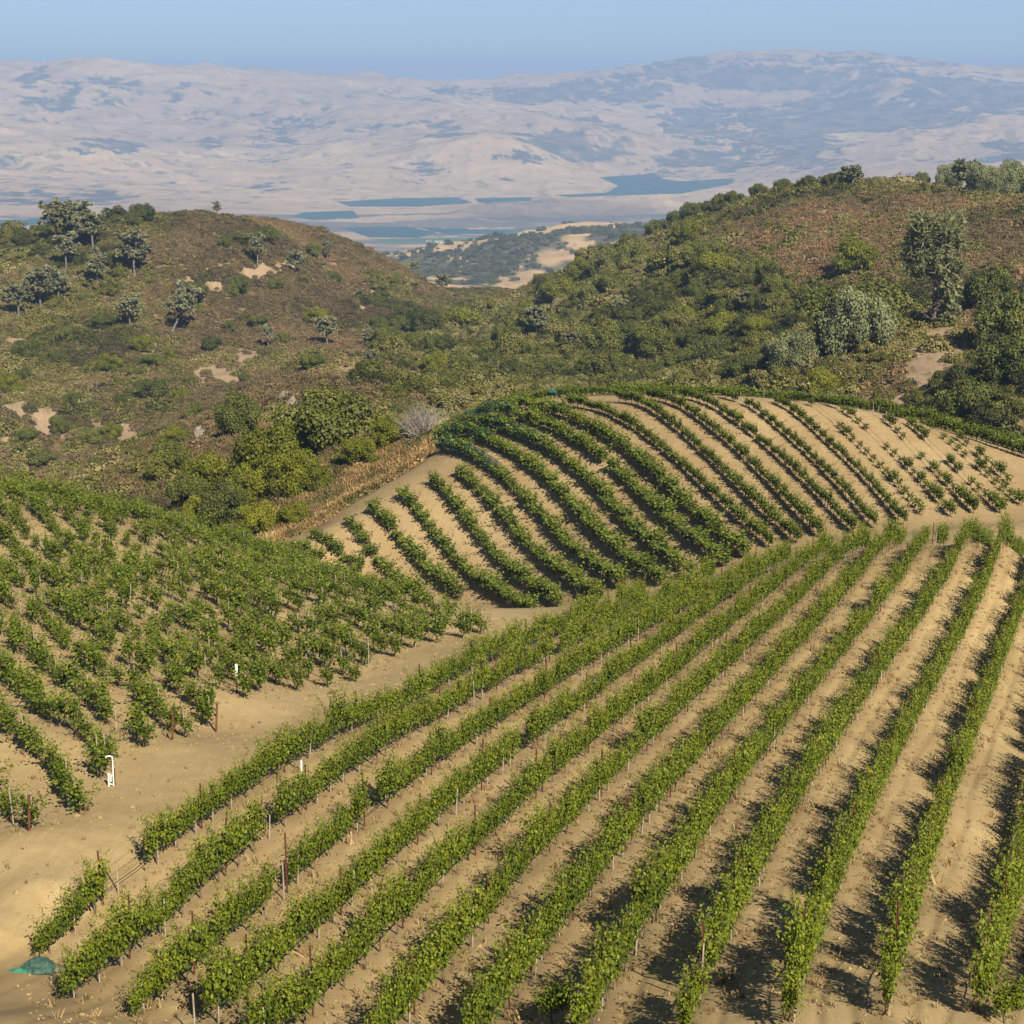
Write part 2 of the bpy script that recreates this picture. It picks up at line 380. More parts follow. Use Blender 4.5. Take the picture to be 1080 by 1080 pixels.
def plain(name, c0, c1, scale=6, rough=.85, bump=0.0, stretch=None):
    m, nt, b = newmat(name)
    tc = node(nt, 'ShaderNodeTexCoord'); vec = tc.outputs['Object']
    if stretch:
        mp = node(nt, 'ShaderNodeMapping'); mp.inputs['Scale'].default_value = stretch; nt.links.new(vec, mp.inputs['Vector']); vec = mp.outputs[0]
    f = noise(nt, vec, scale, 5)
    r = ramp(nt, [(.3, c0), (.7, c1)]); nt.links.new(f, r.inputs[0]); nt.links.new(r.outputs[0], b.inputs['Base Color'])
    b.inputs['Roughness'].default_value = rough; b.inputs['Specular IOR Level'].default_value = .25
    if bump:
        bp = node(nt, 'ShaderNodeBump'); bp.inputs['Strength'].default_value = bump; bp.inputs['Distance'].default_value = .02
        nt.links.new(f, bp.inputs['Height']); nt.links.new(bp.outputs[0], b.inputs['Normal'])
    return m
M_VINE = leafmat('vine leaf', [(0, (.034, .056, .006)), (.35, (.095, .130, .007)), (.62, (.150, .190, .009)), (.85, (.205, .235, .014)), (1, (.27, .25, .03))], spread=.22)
M_KNOLL = leafmat('knoll vine leaf', [(0, (.024, .042, .006)), (.4, (.082, .118, .010)), (.75, (.145, .185, .014)), (1, (.21, .22, .03))], spread=.25)
M_LEFT = leafmat('staked vine leaf', [(0, (.032, .054, .006)), (.4, (.088, .130, .008)), (.75, (.150, .195, .012)), (1, (.24, .235, .03))], spread=.25)
M_OAK = leafmat('oak leaf', [(0, (.024, .031, .006)), (.4, (.072, .084, .013)), (.75, (.126, .134, .020)), (1, (.18, .175, .03))], trans=.12, spread=.4)
M_BRIGHT = leafmat('bright oak leaf', [(0, (.034, .042, .004)), (.4, (.115, .126, .008)), (.75, (.185, .190, .012)), (1, (.25, .235, .02))], trans=.18, spread=.3)
M_PINE = leafmat('grey pine needles', [(0, (.085, .088, .040)), (.4, (.20, .20, .10)), (.75, (.28, .275, .145)), (1, (.33, .32, .19))], trans=.28, spread=.3)
M_PTALL = leafmat('tall pine needles', [(0, (.075, .082, .032)), (.4, (.175, .182, .078)), (.75, (.25, .25, .118)), (1, (.30, .29, .16))], trans=.25, spread=.2)
M_PALEG = leafmat('pale green foliage', [(0, (.06, .075, .026)), (.4, (.145, .162, .062)), (.75, (.22, .23, .098)), (1, (.28, .275, .15))], trans=.15, spread=.3)
M_SHRUB = leafmat('scrub leaf', [(0, (.026, .029, .006)), (.35, (.078, .082, .012)), (.6, (.128, .120, .021)), (.8, (.168, .145, .040)), (1, (.22, .18, .07))], trans=.08, spread=.35, inst=True)
M_CHAP = leafmat('chaparral twigs', [(0, (.048, .038, .016)), (.35, (.115, .088, .036)), (.6, (.165, .120, .052)), (.8, (.195, .130, .058)), (1, (.23, .128, .060))], trans=.05, spread=.35, inst=True)
M_WEED = leafmat('dry weeds', [(0, (.14, .075, .035)), (.4, (.24, .16, .07)), (.7, (.36, .26, .11)), (1, (.42, .33, .15))], trans=.2, spread=.2)
M_WEEDI = leafmat('dry grass and low brush', [(0, (.06, .065, .015)), (.3, (.13, .11, .035)), (.55, (.24, .16, .065)), (.8, (.30, .16, .07)), (1, (.38, .28, .11))], trans=.15, spread=.3, inst=True)
M_BARK = plain('bark', (.10, .075, .055), (.22, .18, .14), 9, .95, .5, (1, 1, .25))
M_VTRUNK = plain('vine trunk', (.07, .045, .03), (.19, .135, .09), 14, .95, .5)
M_GREYW = plain('weathered grey wood', (.19, .165, .145), (.36, .32, .28), 7, .95)
M_PBARK = plain('grey pine bark', (.085, .072, .060), (.21, .185, .155), 7, .95, .5, (1, 1, .25))
M_STAKE = plain('pale wooden stake', (.20, .165, .115), (.38, .32, .23), 8, .9)
M_RUST = plain('rusty steel', (.075, .028, .016), (.16, .060, .030), 10, .8)
M_HOSE = plain('black drip hose', (.012, .012, .013), (.03, .03, .03), 5, .6)
M_WHITE = plain('white plastic pipe', (.52, .51, .46), (.66, .65, .60), 4, .5)
M_NETD = plain('dark green netting', (.020, .060, .045), (.055, .105, .075), 12, .8, .6)
M_NETB = plain('bright green netting', (.010, .13, .085), (.02, .21, .135), 12, .7, .5)
M_NETT = plain('brown netting', (.10, .085, .05), (.16, .13, .08), 12, .8, .5)
M_NETV = plain('teal bird netting', (.010, .060, .065), (.02, .10, .105), 3, .7)
M_WOOD = leafmat('woodland leaf', [(0, (.022, .026, .005)), (.35, (.064, .070, .009)), (.6, (.112, .112, .016)), (.8, (.158, .145, .032)), (1, (.22, .19, .08))], trans=.1, spread=.3, inst=True)
M_ROCK = plain('pale rock', (.13, .105, .075), (.27, .225, .165), 1.1, .95, .8)
M_CLOD = plain('soil clods', (.22, .15, .068), (.36, .255, .125), 9, .95)

def ground_mat():
    m, nt, b = newmat('vineyard soil and hill soil')
    ge = node(nt, 'ShaderNodeNewGeometry'); P = ge.outputs['Position']
    at = node(nt, 'ShaderNodeAttribute', attribute_name='cover'); sp = node(nt, 'ShaderNodeSeparateColor'); nt.links.new(at.outputs['Color'], sp.inputs[0])
    # plough and tyre streaks that run with the rows
    mp = node(nt, 'ShaderNodeMapping'); mp.inputs['Rotation'].default_value = (0, 0, R_(19)); mp.inputs['Scale'].default_value = (1.6, .09, 1); nt.links.new(P, mp.inputs['Vector'])
    st = noise(nt, mp.outputs[0], 2.6, 4, .6)
    n1 = noise(nt, P, .12, 5, .6); n2 = noise(nt, P, 1.3, 5, .65); n3 = noise(nt, P, 9, 4, .7)
    s = ramp(nt, [(.34, (.255, .180, .080)), (.5, (.350, .256, .118)), (.64, (.430, .325, .158))])
    f = mathn(nt, 'ADD', mathn(nt, 'MULTIPLY', n1, .40), mathn(nt, 'ADD', mathn(nt, 'MULTIPLY', n2, .28), mathn(nt, 'ADD', mathn(nt, 'MULTIPLY', n3, .18), mathn(nt, 'MULTIPLY', st, .17))))
    nt.links.new(f, s.inputs[0])
    kn_ = node(nt, 'ShaderNodeMix', data_type='RGBA', blend_type='MULTIPLY'); kn_.inputs[7].default_value = (.88, .86, .90, 1)  # tones the knoll's soil colour down to balance its brighter sunlight
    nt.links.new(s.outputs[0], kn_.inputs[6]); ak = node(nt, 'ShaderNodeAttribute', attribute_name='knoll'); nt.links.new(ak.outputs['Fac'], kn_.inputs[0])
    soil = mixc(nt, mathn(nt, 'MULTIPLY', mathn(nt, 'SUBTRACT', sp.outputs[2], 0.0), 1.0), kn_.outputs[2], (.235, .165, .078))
    h = ramp(nt, [(.35, (.095, .070, .034)), (.50, (.17, .122, .060)), (.66, (.29, .21, .115))])
    nt.links.new(mathn(nt, 'ADD', mathn(nt, 'MULTIPLY', n1, .5), mathn(nt, 'MULTIPLY', n2, .5)), h.inputs[0])
    bare = ramp(nt, [(.3, (.25, .175, .10)), (.7, (.37, .275, .17))]); nt.links.new(n2, bare.inputs[0])
    hill = mixc(nt, sp.outputs[1], h.outputs[0], bare.outputs[0])
    c = mixc(nt, sp.outputs[0], hill, soil)
    nt.links.new(c, b.inputs['Base Color']); b.inputs['Roughness'].default_value = .95; b.inputs['Specular IOR Level'].default_value = .1
    bp = node(nt, 'ShaderNodeBump'); bp.inputs['Strength'].default_value = .32; bp.inputs['Distance'].default_value = .08
    hh = mathn(nt, 'ADD', mathn(nt, 'MULTIPLY', n2, .9), mathn(nt, 'ADD', mathn(nt, 'MULTIPLY', n3, .35), mathn(nt, 'MULTIPLY', st, .5)))
    nt.links.new(hh, bp.inputs['Height']); nt.links.new(bp.outputs[0], b.inputs['Normal'])
    return m
def far_mat():
    m, nt, b = newmat('dry hills and fields')
    at = node(nt, 'ShaderNodeAttribute', attribute_name='cover')
    ge = node(nt, 'ShaderNodeNewGeometry')
    n = noise(nt, ge.outputs['Position'], .006, 6, .65)
    r = ramp(nt, [(.3, (.78, .78, .78)), (.7, (1.15, 1.15, 1.15))]); nt.links.new(n, r.inputs[0])
    mx = node(nt, 'ShaderNodeMix', data_type='RGBA', blend_type='MULTIPLY'); mx.inputs[0].default_value = 1
    nt.links.new(at.outputs['Color'], mx.inputs[6]); nt.links.new(r.outputs[0], mx.inputs[7])
    nt.links.new(mx.outputs[2], b.inputs['Base Color']); b.inputs['Roughness'].default_value = 1; b.inputs['Specular IOR Level'].default_value = 0
    return m

# ------------------------------------------------------------------ the ground: one continuous grid, cut into named areas
def bnd(pts, dmin=0):
    """pixel outline -> (azimuth, plan distance)"""
    o = []
    for p in pts:
        X = hit(p[0], p[1]) if len(p) == 2 else ctrl_xyz([p])[0]
        o.append((math.atan2(X[0], X[1]), math.hypot(X[0], X[1])))
    return np.array(sorted(o))
BND = bnd([(-200,520,156),(0,520,156),(140,548,156),(270,585,156),(284,574,184),(300,566,184.5),(330,551,187),(380,523,190),(420,503,191),(450,486,192),(472,470,194),(520,450,202),(640,424,200),(720,418,198),(820,421,192),(900,430,188),(980,452,184),(1080,492,176),(1200,520,172)])
def vineyard_edge(az): return np.interp(az, BND[:, 0], BND[:, 1])
BARE = [(270,375,9,5),(235,397,22,11),(215,398,12,9),(200,300,9,8),(385,381,14,11),(440,396,10,8),(365,388,8,6),(255,380,8,20),(97,412,9,9),(15,430,12,8),(210,465,8,9),(50,445,14,14),(130,455,18,10),(275,288,16,9),(300,280,10,6),(985,374,34,24),(968,395,16,14),(952,425,8,14),(1050,325,10,8),(1040,340,16,8),(850,232,8,4),(880,240,4,3),(870,225,4,3),(305,425,7,12),(240,445,7,9),(155,365,9,7),(185,345,10,7),(20,360,14,5),(120,530,16,8),(225,300,10,6),(8,470,7,8),(345,245,4,3),(395,305,5,3),(380,325,6,4),(690,395,8,5),(985,560,1,1),(940,405,7,7),(920,440,6,10)]
def bare_mask(px, py):
    m = np.zeros(len(px))
    w = (N1.fbm(px / 7., py / 6., 4, .65) - .47) * 2.4
    for a, b_, rx, ry in BARE:
        d = np.sqrt(((px - a) / (rx * 1.25)) ** 2 + ((py - b_) / (ry * 1.3)) ** 2) + w * 1.2
        m = np.maximum(m, 1 - smooth(.35, 1.4, d))
    return m

az_in = np.linspace(-.335, .335, 800)
az_out = np.concatenate([np.linspace(.36, .6, 12), np.linspace(.65, 1.2, 14)])
AZ = np.concatenate([-az_out[::-1], az_in, az_out])
HH = np.concatenate([np.geomspace(2, 30, 16)[:-1], np.geomspace(30, 260, 400)[:-1], np.geomspace(260, 1100, 260)[:-1], np.geomspace(1100, 7000, 330)[:-1], np.geomspace(7000, 17500, 640)[:-1], np.geomspace(17500, 24000, 30)])
ga, gh = np.meshgrid(AZ, HH, indexing='ij')
gx = gh * np.sin(ga); gy = gh * np.cos(ga)
gzv = terrain(gx.ravel(), gy.ravel()).reshape(ga.shape)
gpx, gpy = to_px(np.stack([gx, gy, gzv], -1).reshape(-1, 3)); gpx = gpx.reshape(ga.shape); gpy = gpy.reshape(ga.shape)

def far_cover():
    """land cover of the far country: dry grass, woods and irrigated fields"""
    tan = np.array((.50, .355, .18)); tan2 = np.array((.42, .285, .145)); wood = np.array((.055, .062, .045)); brown = np.array((.20, .14, .10))
    x, y = gx, gy
    t = N1.fbm(x / 1800, y / 1800, 5)[..., None]
    c = tan * (1 - smooth(.35, .65, t)) + tan2 * smooth(.35, .65, t)
    wn_ = N2.fbm(x / 330, y / 330, 7, .62); big = N3.fbm(x / 2600 + 3, y / 2600, 3)
    # woods: bands in the mountains on the right, patches on the left
    bias = np.full(gx.shape, -.19)
    def blob(a, b_, rx, ry, amt):
        nonlocal bias
        bias = np.maximum(bias, -.19 + (amt + .165) * (1 - smooth(.45, 1.1, np.sqrt(((gpx - a) / rx) ** 2 + ((gpy - b_) / ry) ** 2))))
    far = gh > 6600
    for bl in [(100,95,75,22,.10),(40,85,30,12,.08),(45,110,40,12,.02),(105,155,62,13,.16),(220,152,25,9,.10),(280,150,50,8,.02),(195,95,35,15,-.02),(380,135,70,8,.02),(470,135,26,9,.08),(290,190,40,16,-.01),(360,180,34,14,.0),(440,180,45,20,-.01),
               (800,75,220,24,.13),(640,95,90,14,.12),(560,100,70,12,.10),(620,150,70,28,.13),(560,160,80,18,.10),(780,140,120,34,.13),(740,170,60,22,.10),(930,120,150,22,.12),(860,165,60,24,.12),(1010,100,90,30,.10),(1060,160,40,18,-.02),(700,185,30,12,.0),(500,95,60,8,.08)]:
        blob(*bl)
    wx_ = x + 500 * (N1(x / 1500, y / 1500) - .5); wy_ = y + 500 * (N2(x / 1500, y / 1500) - .5)
    rav = .62 - N4.ridged(wx_ / 600 + 7, wy_ / 600, 5, .5)              # woods keep to the ravines
    rav2 = .615 - N3.ridged(wx_ / 1900, wy_ / 1900, 7, .52)
    fine = N1.fbm(x / 70 + 40, y / 70, 4, .7) - .48
    bias = bias - .045 * (gpx < 540) + .06 * (gpx > 520) * smooth(9500, 12500, gh)
    w = smooth(-.02, .03, (wn_ - .5) * .55 + rav * .45 + rav2 * .25 + fine * .5 + bias + (big - .5) * .10) * far
    dots = smooth(.17, .22, N2.fbm(x / 70 + 11, y / 70, 3, .7) - .5 + (big - .5) * .25) * far
    w = np.clip(np.maximum(w * (.72 + .28 * smooth(-.1, .1, fine)), dots * .55), 0, 1)
    c = c * (.86 + .28 * N4.fbm(x / 120, y / 120, 4, .65)[..., None])
    c = c * (1 - w[..., None] * .90) + wood * w[..., None] * .90
    # knobs beside the fields
    kn = (gh > 6500) & (gh < 7900)
    kb = np.clip(1 - smooth(.55, 1.1, np.sqrt(((gpx - 590) / 135) ** 2 + ((gpy - 224) / 19) ** 2)), 0, 1) * kn
    c = c * (1 - kb[..., None] * .75) + (brown * .75) * kb[..., None] * .75
    # middle distance hills
    mid = (gh > 1900) & (gh < 4600)
    wm = smooth(-.02, .06, (N2.fbm(x / 110, y / 110, 5, .7) - .485) * .8 + (N4.fbm(x / 34, y / 34, 3, .7) - .48) * .8 + (N3.fbm(x / 450, y / 450, 2) - .5) * .5 + .05) * mid
    for a, b_, rx, ry in [(580,272,17,11),(563,293,26,10),(605,252,16,6),(530,296,10,6)]:
        g = 1 - smooth(.5, 1.1, np.sqrt(((gpx - a) / rx) ** 2 + ((gpy - b_) / ry) ** 2)); wm = wm * (1 - .9 * g)
    c = c * (1 - wm[..., None] * .9) + np.array((.062, .066, .042)) * wm[..., None] * .9
    # valley floor: tree belts and irrigated fields
    fl = (gh > 4500) & (gh < 6900)
    wv = smooth(-.02, .05, N2.fbm(x / 300, y / 160, 5, .6) - .47) * fl * .8
    c = c * (1 - wv[..., None]) + np.array((.09, .095, .075)) * wv[..., None]
    teal = np.array((.022, .075, .068)); gre = np.array((.075, .145, .062)); gry = np.array((.30, .25, .20))
    def poly(pts, col, lo, hi):
        nonlocal c
        p = np.array(pts, float); ins = np.zeros(gx.shape, bool)
        for i in range(len(p)):
            a, b_ = p[i], p[(i + 1) % len(p)]
            if a[1] == b_[1]: continue
            ins ^= ((a[1] > gpy) != (b_[1] > gpy)) & (gpx < (b_[0] - a[0]) * (gpy - a[1]) / (b_[1] - a[1]) + a[0])
        ins &= (gh > lo) & (gh < hi)
        c[ins] = col
    poly([(320,224),(372,222),(380,230),(330,232),(306,228)], teal, 4600, 9000)
    poly([(355,213),(420,209),(482,208),(500,214),(440,218),(370,218)], teal, 6500, 11000)
    poly([(500,209),(560,208),(560,212),(505,214)], teal, 6500, 11000)
    poly([(632,187),(690,183),(700,189),(720,191),(775,188),(772,194),(720,204),(600,208),(585,206),(640,203),(652,196)], teal * .9, 6500, 13000)
    poly([(360,240),(430,239),(462,246),(440,251),(388,250)], teal, 4600, 9000)
    poly([(440,240),(540,243),(560,247),(470,247)], teal * 1.1, 4600, 9000)
    poly([(390,252),(560,249),(545,256),(410,257)], gre, 4500, 9000)
    poly([(540,241),(640,236),(685,235),(680,239),(600,246),(545,252)], gre * .9, 4500, 9000)
    poly([(0,232),(60,230),(64,238),(0,240)], teal * .9, 4500, 9000)
    poly([(0,238),(70,236),(70,241),(0,243)], gry * 1.2, 4500, 9000)
    return np.clip(c, 0, 1)

def grid(name, h0, h1, cover, mat):
    j = np.where((HH >= h0 - 1e-6) & (HH <= h1 + 1e-6))[0]; na, nh = len(AZ), len(j)
    V = np.stack([gx[:, j], gy[:, j], gzv[:, j]], -1).reshape(-1, 3)
    i0 = (np.arange(na - 1)[:, None] * nh + np.arange(nh - 1)[None]).ravel()
    F = np.stack([i0, i0 + 1, i0 + nh + 1, i0 + nh], 1)[:, ::-1]
    me = bpy.data.meshes.new(name)
    me.vertices.add(len(V)); me.vertices.foreach_set('co', V.astype('f').ravel())
    me.loops.add(F.size); me.loops.foreach_set('vertex_index', F.astype('i').ravel())
    me.polygons.add(len(F)); me.polygons.foreach_set('loop_start', (np.arange(len(F)) * 4).astype('i'))
    me.polygons.foreach_set('use_smooth', np.ones(len(F), bool))
    c = np.concatenate([cover[:, j].reshape(-1, 3), np.ones((na * nh, 1))], 1)
    a = me.attributes.new('cover', 'FLOAT_COLOR', 'POINT'); a.data.foreach_set('color', c.astype('f').ravel())
    k = me.attributes.new('knoll', 'FLOAT', 'POINT'); k.data.foreach_set('value', smooth(125, 140, gh[:, j]).astype('f').ravel())      # darker soil on the knoll, tinted to offset the stronger sun it catches
    me.materials.append(mat); me.update(calc_edges=True)
    return put(name, me)
edge = vineyard_edge(ga)
soilm = 1 - smooth(-1.2, 1.2, gh - edge + (N1.fbm(gx / 3, gy / 3, 3) - .5) * 5)
ro = np.full(ga.shape, 99.0); jn = (HH > 28) & (HH < 125); ro[:, jn] = row_offset(gx[:, jn], gy[:, jn])
wob = ro + (N1(gx / 2.5, gy / 2.5) - .5) * .25
litter = np.exp(-(wob / .34) ** 2) * (.35 + .9 * N2.fbm(gx / .9, gy / .9, 3))             # leaf litter and dry weeds under the vines
rut = (np.exp(-((np.abs(wob) - .62) / .12) ** 2) * (.4 + .9 * N3.fbm(gx / 5, gy / 5, 2))) * (np.abs(ro) < 1.3)   # wheel tracks on both sides
road = (gh < 120) & (np.abs(ro) > 20)
gzv = gzv + .05 * litter - .035 * rut + (gh < 125) * ((N4.fbm(gx / .55, gy / .55, 3) - .5) * .03)
wgrass = np.clip(smooth(.52, .66, N2.fbm(gx / 6, gy / 6, 4)) * .35 + litter * .75 + rut * .6, 0, 1)
near_cover = np.stack([soilm, bare_mask(gpx.ravel(), gpy.ravel()).reshape(ga.shape) * (gh > 150), wgrass], -1)
GM, FM = ground_mat(), far_mat()
fc = far_cover()
HB = HH[np.searchsorted(HH, 259.9)]; HC = HH[np.searchsorted(HH, 1099.9)]; HD = HH[np.searchsorted(HH, 6900)]
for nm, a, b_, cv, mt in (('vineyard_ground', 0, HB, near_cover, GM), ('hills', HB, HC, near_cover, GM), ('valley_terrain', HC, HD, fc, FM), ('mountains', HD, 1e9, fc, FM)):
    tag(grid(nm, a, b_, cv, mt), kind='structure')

# haze over the whole country, one closed box
zmin, zmax = float(gzv.min()), float(gzv.max())
hm = bpy.data.materials.new('haze'); hm.use_nodes = True; hn = hm.node_tree
hn.nodes.remove(hn.nodes['Principled BSDF'])
pv = hn.nodes.new('ShaderNodeVolumePrincipled'); pv.inputs['Color'].default_value = (.41, .60, .93, 1); pv.inputs['Density'].default_value = 1.15e-4
pv.inputs['Anisotropy'].default_value = 0.0
hn.links.new(pv.outputs[0], hn.nodes['Material Output'].inputs['Volume'])
hb = MB(); hb.box(-25500, 25500, -400, 25500, zmin - 1, max(zmax, 5) + 15)
tag(hb.build('haze', hm), kind='stuff')
# ------------------------------------------------------------------ grapevines
def vine_mesh(seed, shoots=17, length=(.65, 1.15), leaf=(.095, .165), half=.72, base=.70, per=15, lean=.26, fill=130, mat=None, trunk=False, spread=1.0):
    r = np.random.default_rng(seed)
    P, N, T, S = [], [], [], []
    m = MB()
    for k in range(shoots):
        x0 = r.uniform(-half, half); y0 = r.normal(0, .05)
        L = r.uniform(*length); tl = r.normal(0, lean) * spread; tx = r.normal(0, .22)
        droop = r.uniform(0, .35) if r.random() < .6 else r.uniform(.5, 1.1)
        t = np.clip(np.linspace(.04, 1, per) + r.normal(0, .02, per), .02, 1.05)
        zz = base + L * (t - droop * .45 * t ** 2.5)
        yy = y0 + tl * L * (t + droop * .8 * t ** 2) ; xx = x0 + tx * L * t
        sgn = np.where(np.arange(per) % 2 == 0, 1, -1)
        ang = r.uniform(0, 6.28)
        off = r.uniform(.04, .11, per) * sgn
        P.append(np.stack([xx + off * math.cos(ang) + r.normal(0, .025, per), yy + off * math.sin(ang) * .9 + r.normal(0, .03, per), zz + r.normal(0, .03, per)], 1))
        N.append(np.stack([r.normal(0, .5, per), np.sign(yy + 1e-3) * .35 + r.normal(0, .55, per), r.uniform(.25, 1.1, per)], 1))
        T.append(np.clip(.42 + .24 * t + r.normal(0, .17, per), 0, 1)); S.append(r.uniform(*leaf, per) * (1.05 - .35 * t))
        if k % 2 == 0:
            m.tube(np.stack([xx, yy, zz], 1)[::3], .006, 3, 1, cap=False)
    n = fill
    yf = r.normal(0, .14, n) * spread
    P.append(np.stack([r.uniform(-half - .08, half + .08, n), yf, base + r.uniform(-.20, .42, n)], 1))
    N.append(np.stack([r.normal(0, .5, n), np.sign(yf) * .8 + r.normal(0, .4, n), r.uniform(.0, .9, n)], 1))
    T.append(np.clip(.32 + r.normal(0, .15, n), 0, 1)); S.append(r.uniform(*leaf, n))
    P = np.concatenate(P); N = np.concatenate(N); T = np.concatenate(T); S = np.concatenate(S)
    yel = r.random(len(T)) < .015; T = np.where(yel, .97, T)
    k = P[:, 2] > .22
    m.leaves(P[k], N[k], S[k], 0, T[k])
    if trunk: trunk_shape(m, seed, half, base, 1)
    return m
def trunk_shape(m, seed, half=.7, base=.7, mat=0):
    r = np.random.default_rng(seed + 99)
    j = r.normal(0, .035, (4, 2))
    m.tube([(j[0, 0] * .3, j[0, 1] * .3, -.12), (j[1, 0], j[1, 1], base * .35), (j[2, 0], j[2, 1], base * .7), (j[3, 0], j[3, 1], base)], [.042, .032, .030, .034], 6, mat)
    for s in (-1, 1):
        m.tube([(j[3, 0], j[3, 1], base - .03), (s * half * .4, r.normal(0, .02), base + .04), (s * half * .75, r.normal(0, .02), base + .02), (s * half, r.normal(0, .03), base + .05)], [.028, .022, .018, .010], 5, mat)
def dead_weight(*a): pass
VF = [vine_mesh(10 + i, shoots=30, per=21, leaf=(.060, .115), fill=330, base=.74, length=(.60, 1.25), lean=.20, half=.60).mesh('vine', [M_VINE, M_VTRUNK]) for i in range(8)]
def tm(seed, mats, **k):
    m = MB(); trunk_shape(m, seed, **k); return m.mesh('trunk', mats, True)
TF = [tm(40 + i, M_VTRUNK) for i in range(5)]
VK = [vine_mesh(60 + i, shoots=18, length=(.55, 1.1), leaf=(.12, .20), per=12, fill=100, lean=.24, half=.70, base=.62, trunk=True).mesh('vine', [M_KNOLL, M_VTRUNK]) for i in range(7)]
VS = [vine_mesh(80 + i, shoots=7, length=(.35, .7), leaf=(.12, .19), per=8, fill=26, lean=.32, half=.42, base=.45, trunk=True).mesh('vine', [M_KNOLL, M_VTRUNK]) for i in range(4)]
VL = [vine_mesh(100 + i, shoots=16, length=(.6, 1.2), leaf=(.09, .150), per=14, fill=90, lean=.24, half=.52, base=.62, trunk=True, spread=1.2).mesh('vine', [M_LEFT, M_VTRUNK]) for i in range(8)]
def post_mesh(name, h, kind):
    m = MB()
    if kind == 'steel':                       # rolled T section with studs
        m.box(-.026, .026, -.005, .005, -.3, h); m.box(-.004, .004, .005, .04, -.3, h)
        for z in np.arange(.3, h - .05, .16): m.box(-.009, .009, -.017, -.005, z, z + .02)
        return m.mesh(name, M_RUST)
    if kind == 'end':
        m.tube([(0, 0, -.3), (0, 0, h * .5), (0, 0, h)], [.045, .043, .043], 8); m.tube([(0, .0, h * .88), (.0, .07, h * .88)], .015, 5)
        return m.mesh(name, M_RUST, True)
    m.tube([(0, 0, -.2), (.01, 0, h * .5), (.0, .012, h)], [.024, .023, .021], 6)
    return m.mesh(name, M_STAKE, True)
PM = post_mesh('post', 1.85, 'steel'); PE = post_mesh('end_post', 1.15, 'end'); SK = post_mesh('stake', 1.15, 'wood'); SKT = post_mesh('stake', 1.4, 'wood')

ROWS = []
def add_row(label, group, q, hd, meshes, trunks=None, hs=None, miss=0.0, stakes=None, stake_p=0.0, post_every=0, ends=(False, False), hose=False, skip=(), seed=0, wide=1.0, cap=98):
    r = np.random.default_rng(1000 + seed)
    z = terrain(q[:, 0], q[:, 1])
    root = empty('vine_row', (q[0, 0], q[0, 1], z[0]))
    tag(root, label, 'vine row', group); o0 = np.array((q[0, 0], q[0, 1], z[0]))
    nv = npost = nst = 0
    for i in range(len(q)):
        loc = np.array((q[i, 0], q[i, 1], z[i])) - o0
        s = hs[i] if hs is not None else 1.0
        gap = any((q[i, 0] - gx_) ** 2 + (q[i, 1] - gy_) ** 2 < gr_ ** 2 for gx_, gy_, gr_ in skip)
        if not gap and r.random() >= (miss[i] if hasattr(miss, '__len__') else miss) and nv < cap:
            k = r.uniform(.88, 1.12)
            v = put('vine', meshes[r.integers(len(meshes))], root, loc + (0, 0, -.02), hd[i] + (math.pi if r.random() < .5 else 0) + r.normal(0, .04), (1.03, s * wide * r.uniform(.85, 1.2), s * k)); nv += 1
            if trunks is not None:
                put('trunk', trunks[r.integers(len(trunks))], v)
        if stakes is not None and r.random() < stake_p and nst < cap:
            st = put('stake', stakes, root, loc + (r.normal(0, .05), r.normal(0, .05), 0), r.uniform(0, 6), (1, 1, min(1.1, max(.7, s)) * r.uniform(.9, 1.1))); nst += 1
            st.rotation_euler = (r.normal(0, .04), r.normal(0, .04), 0)
        if post_every and i % post_every == post_every // 2 and npost < cap:
            d = np.array((math.cos(hd[i]), math.sin(hd[i]), 0)) * .55
            po = put('post', PM, root, (*(loc[:2] + d[:2]), gz(q[i, 0] + d[0], q[i, 1] + d[1]) - o0[2]), hd[i] + r.normal(0, .2), (1, 1, (s if s < 1 else 1) * r.uniform(.95, 1.06)))
            po.rotation_euler = (r.normal(0, .025), r.normal(0, .025), hd[i]); npost += 1
    for e, i, sg in ((ends[0], 0, -1), (ends[1], len(q) - 1, 1)):
        if e:
            x = q[i, 0] + sg * math.cos(hd[i]) * 1.0; y = q[i, 1] + sg * math.sin(hd[i]) * 1.0
            po = put('end_post', PE, root, (x - o0[0], y - o0[1], gz(x, y) - o0[2])); po.rotation_euler = (r.normal(0, .03), r.normal(0, .03), 0)
    if hose:
        m = MB(); P = np.stack([q[:, 0], q[:, 1], z + .42 + r.normal(0, .02, len(q))], 1) - o0
        m.tube(P, .014, 4); m.build('drip_hose', M_HOSE, root, True)
        m = MB(); m.tube(P + (0, 0, .30), .0045, 3); m.tube(P + (0, 0, .62), .0045, 3); m.build('wire', M_HOSE, root, True)
    ROWS.append(root); return root

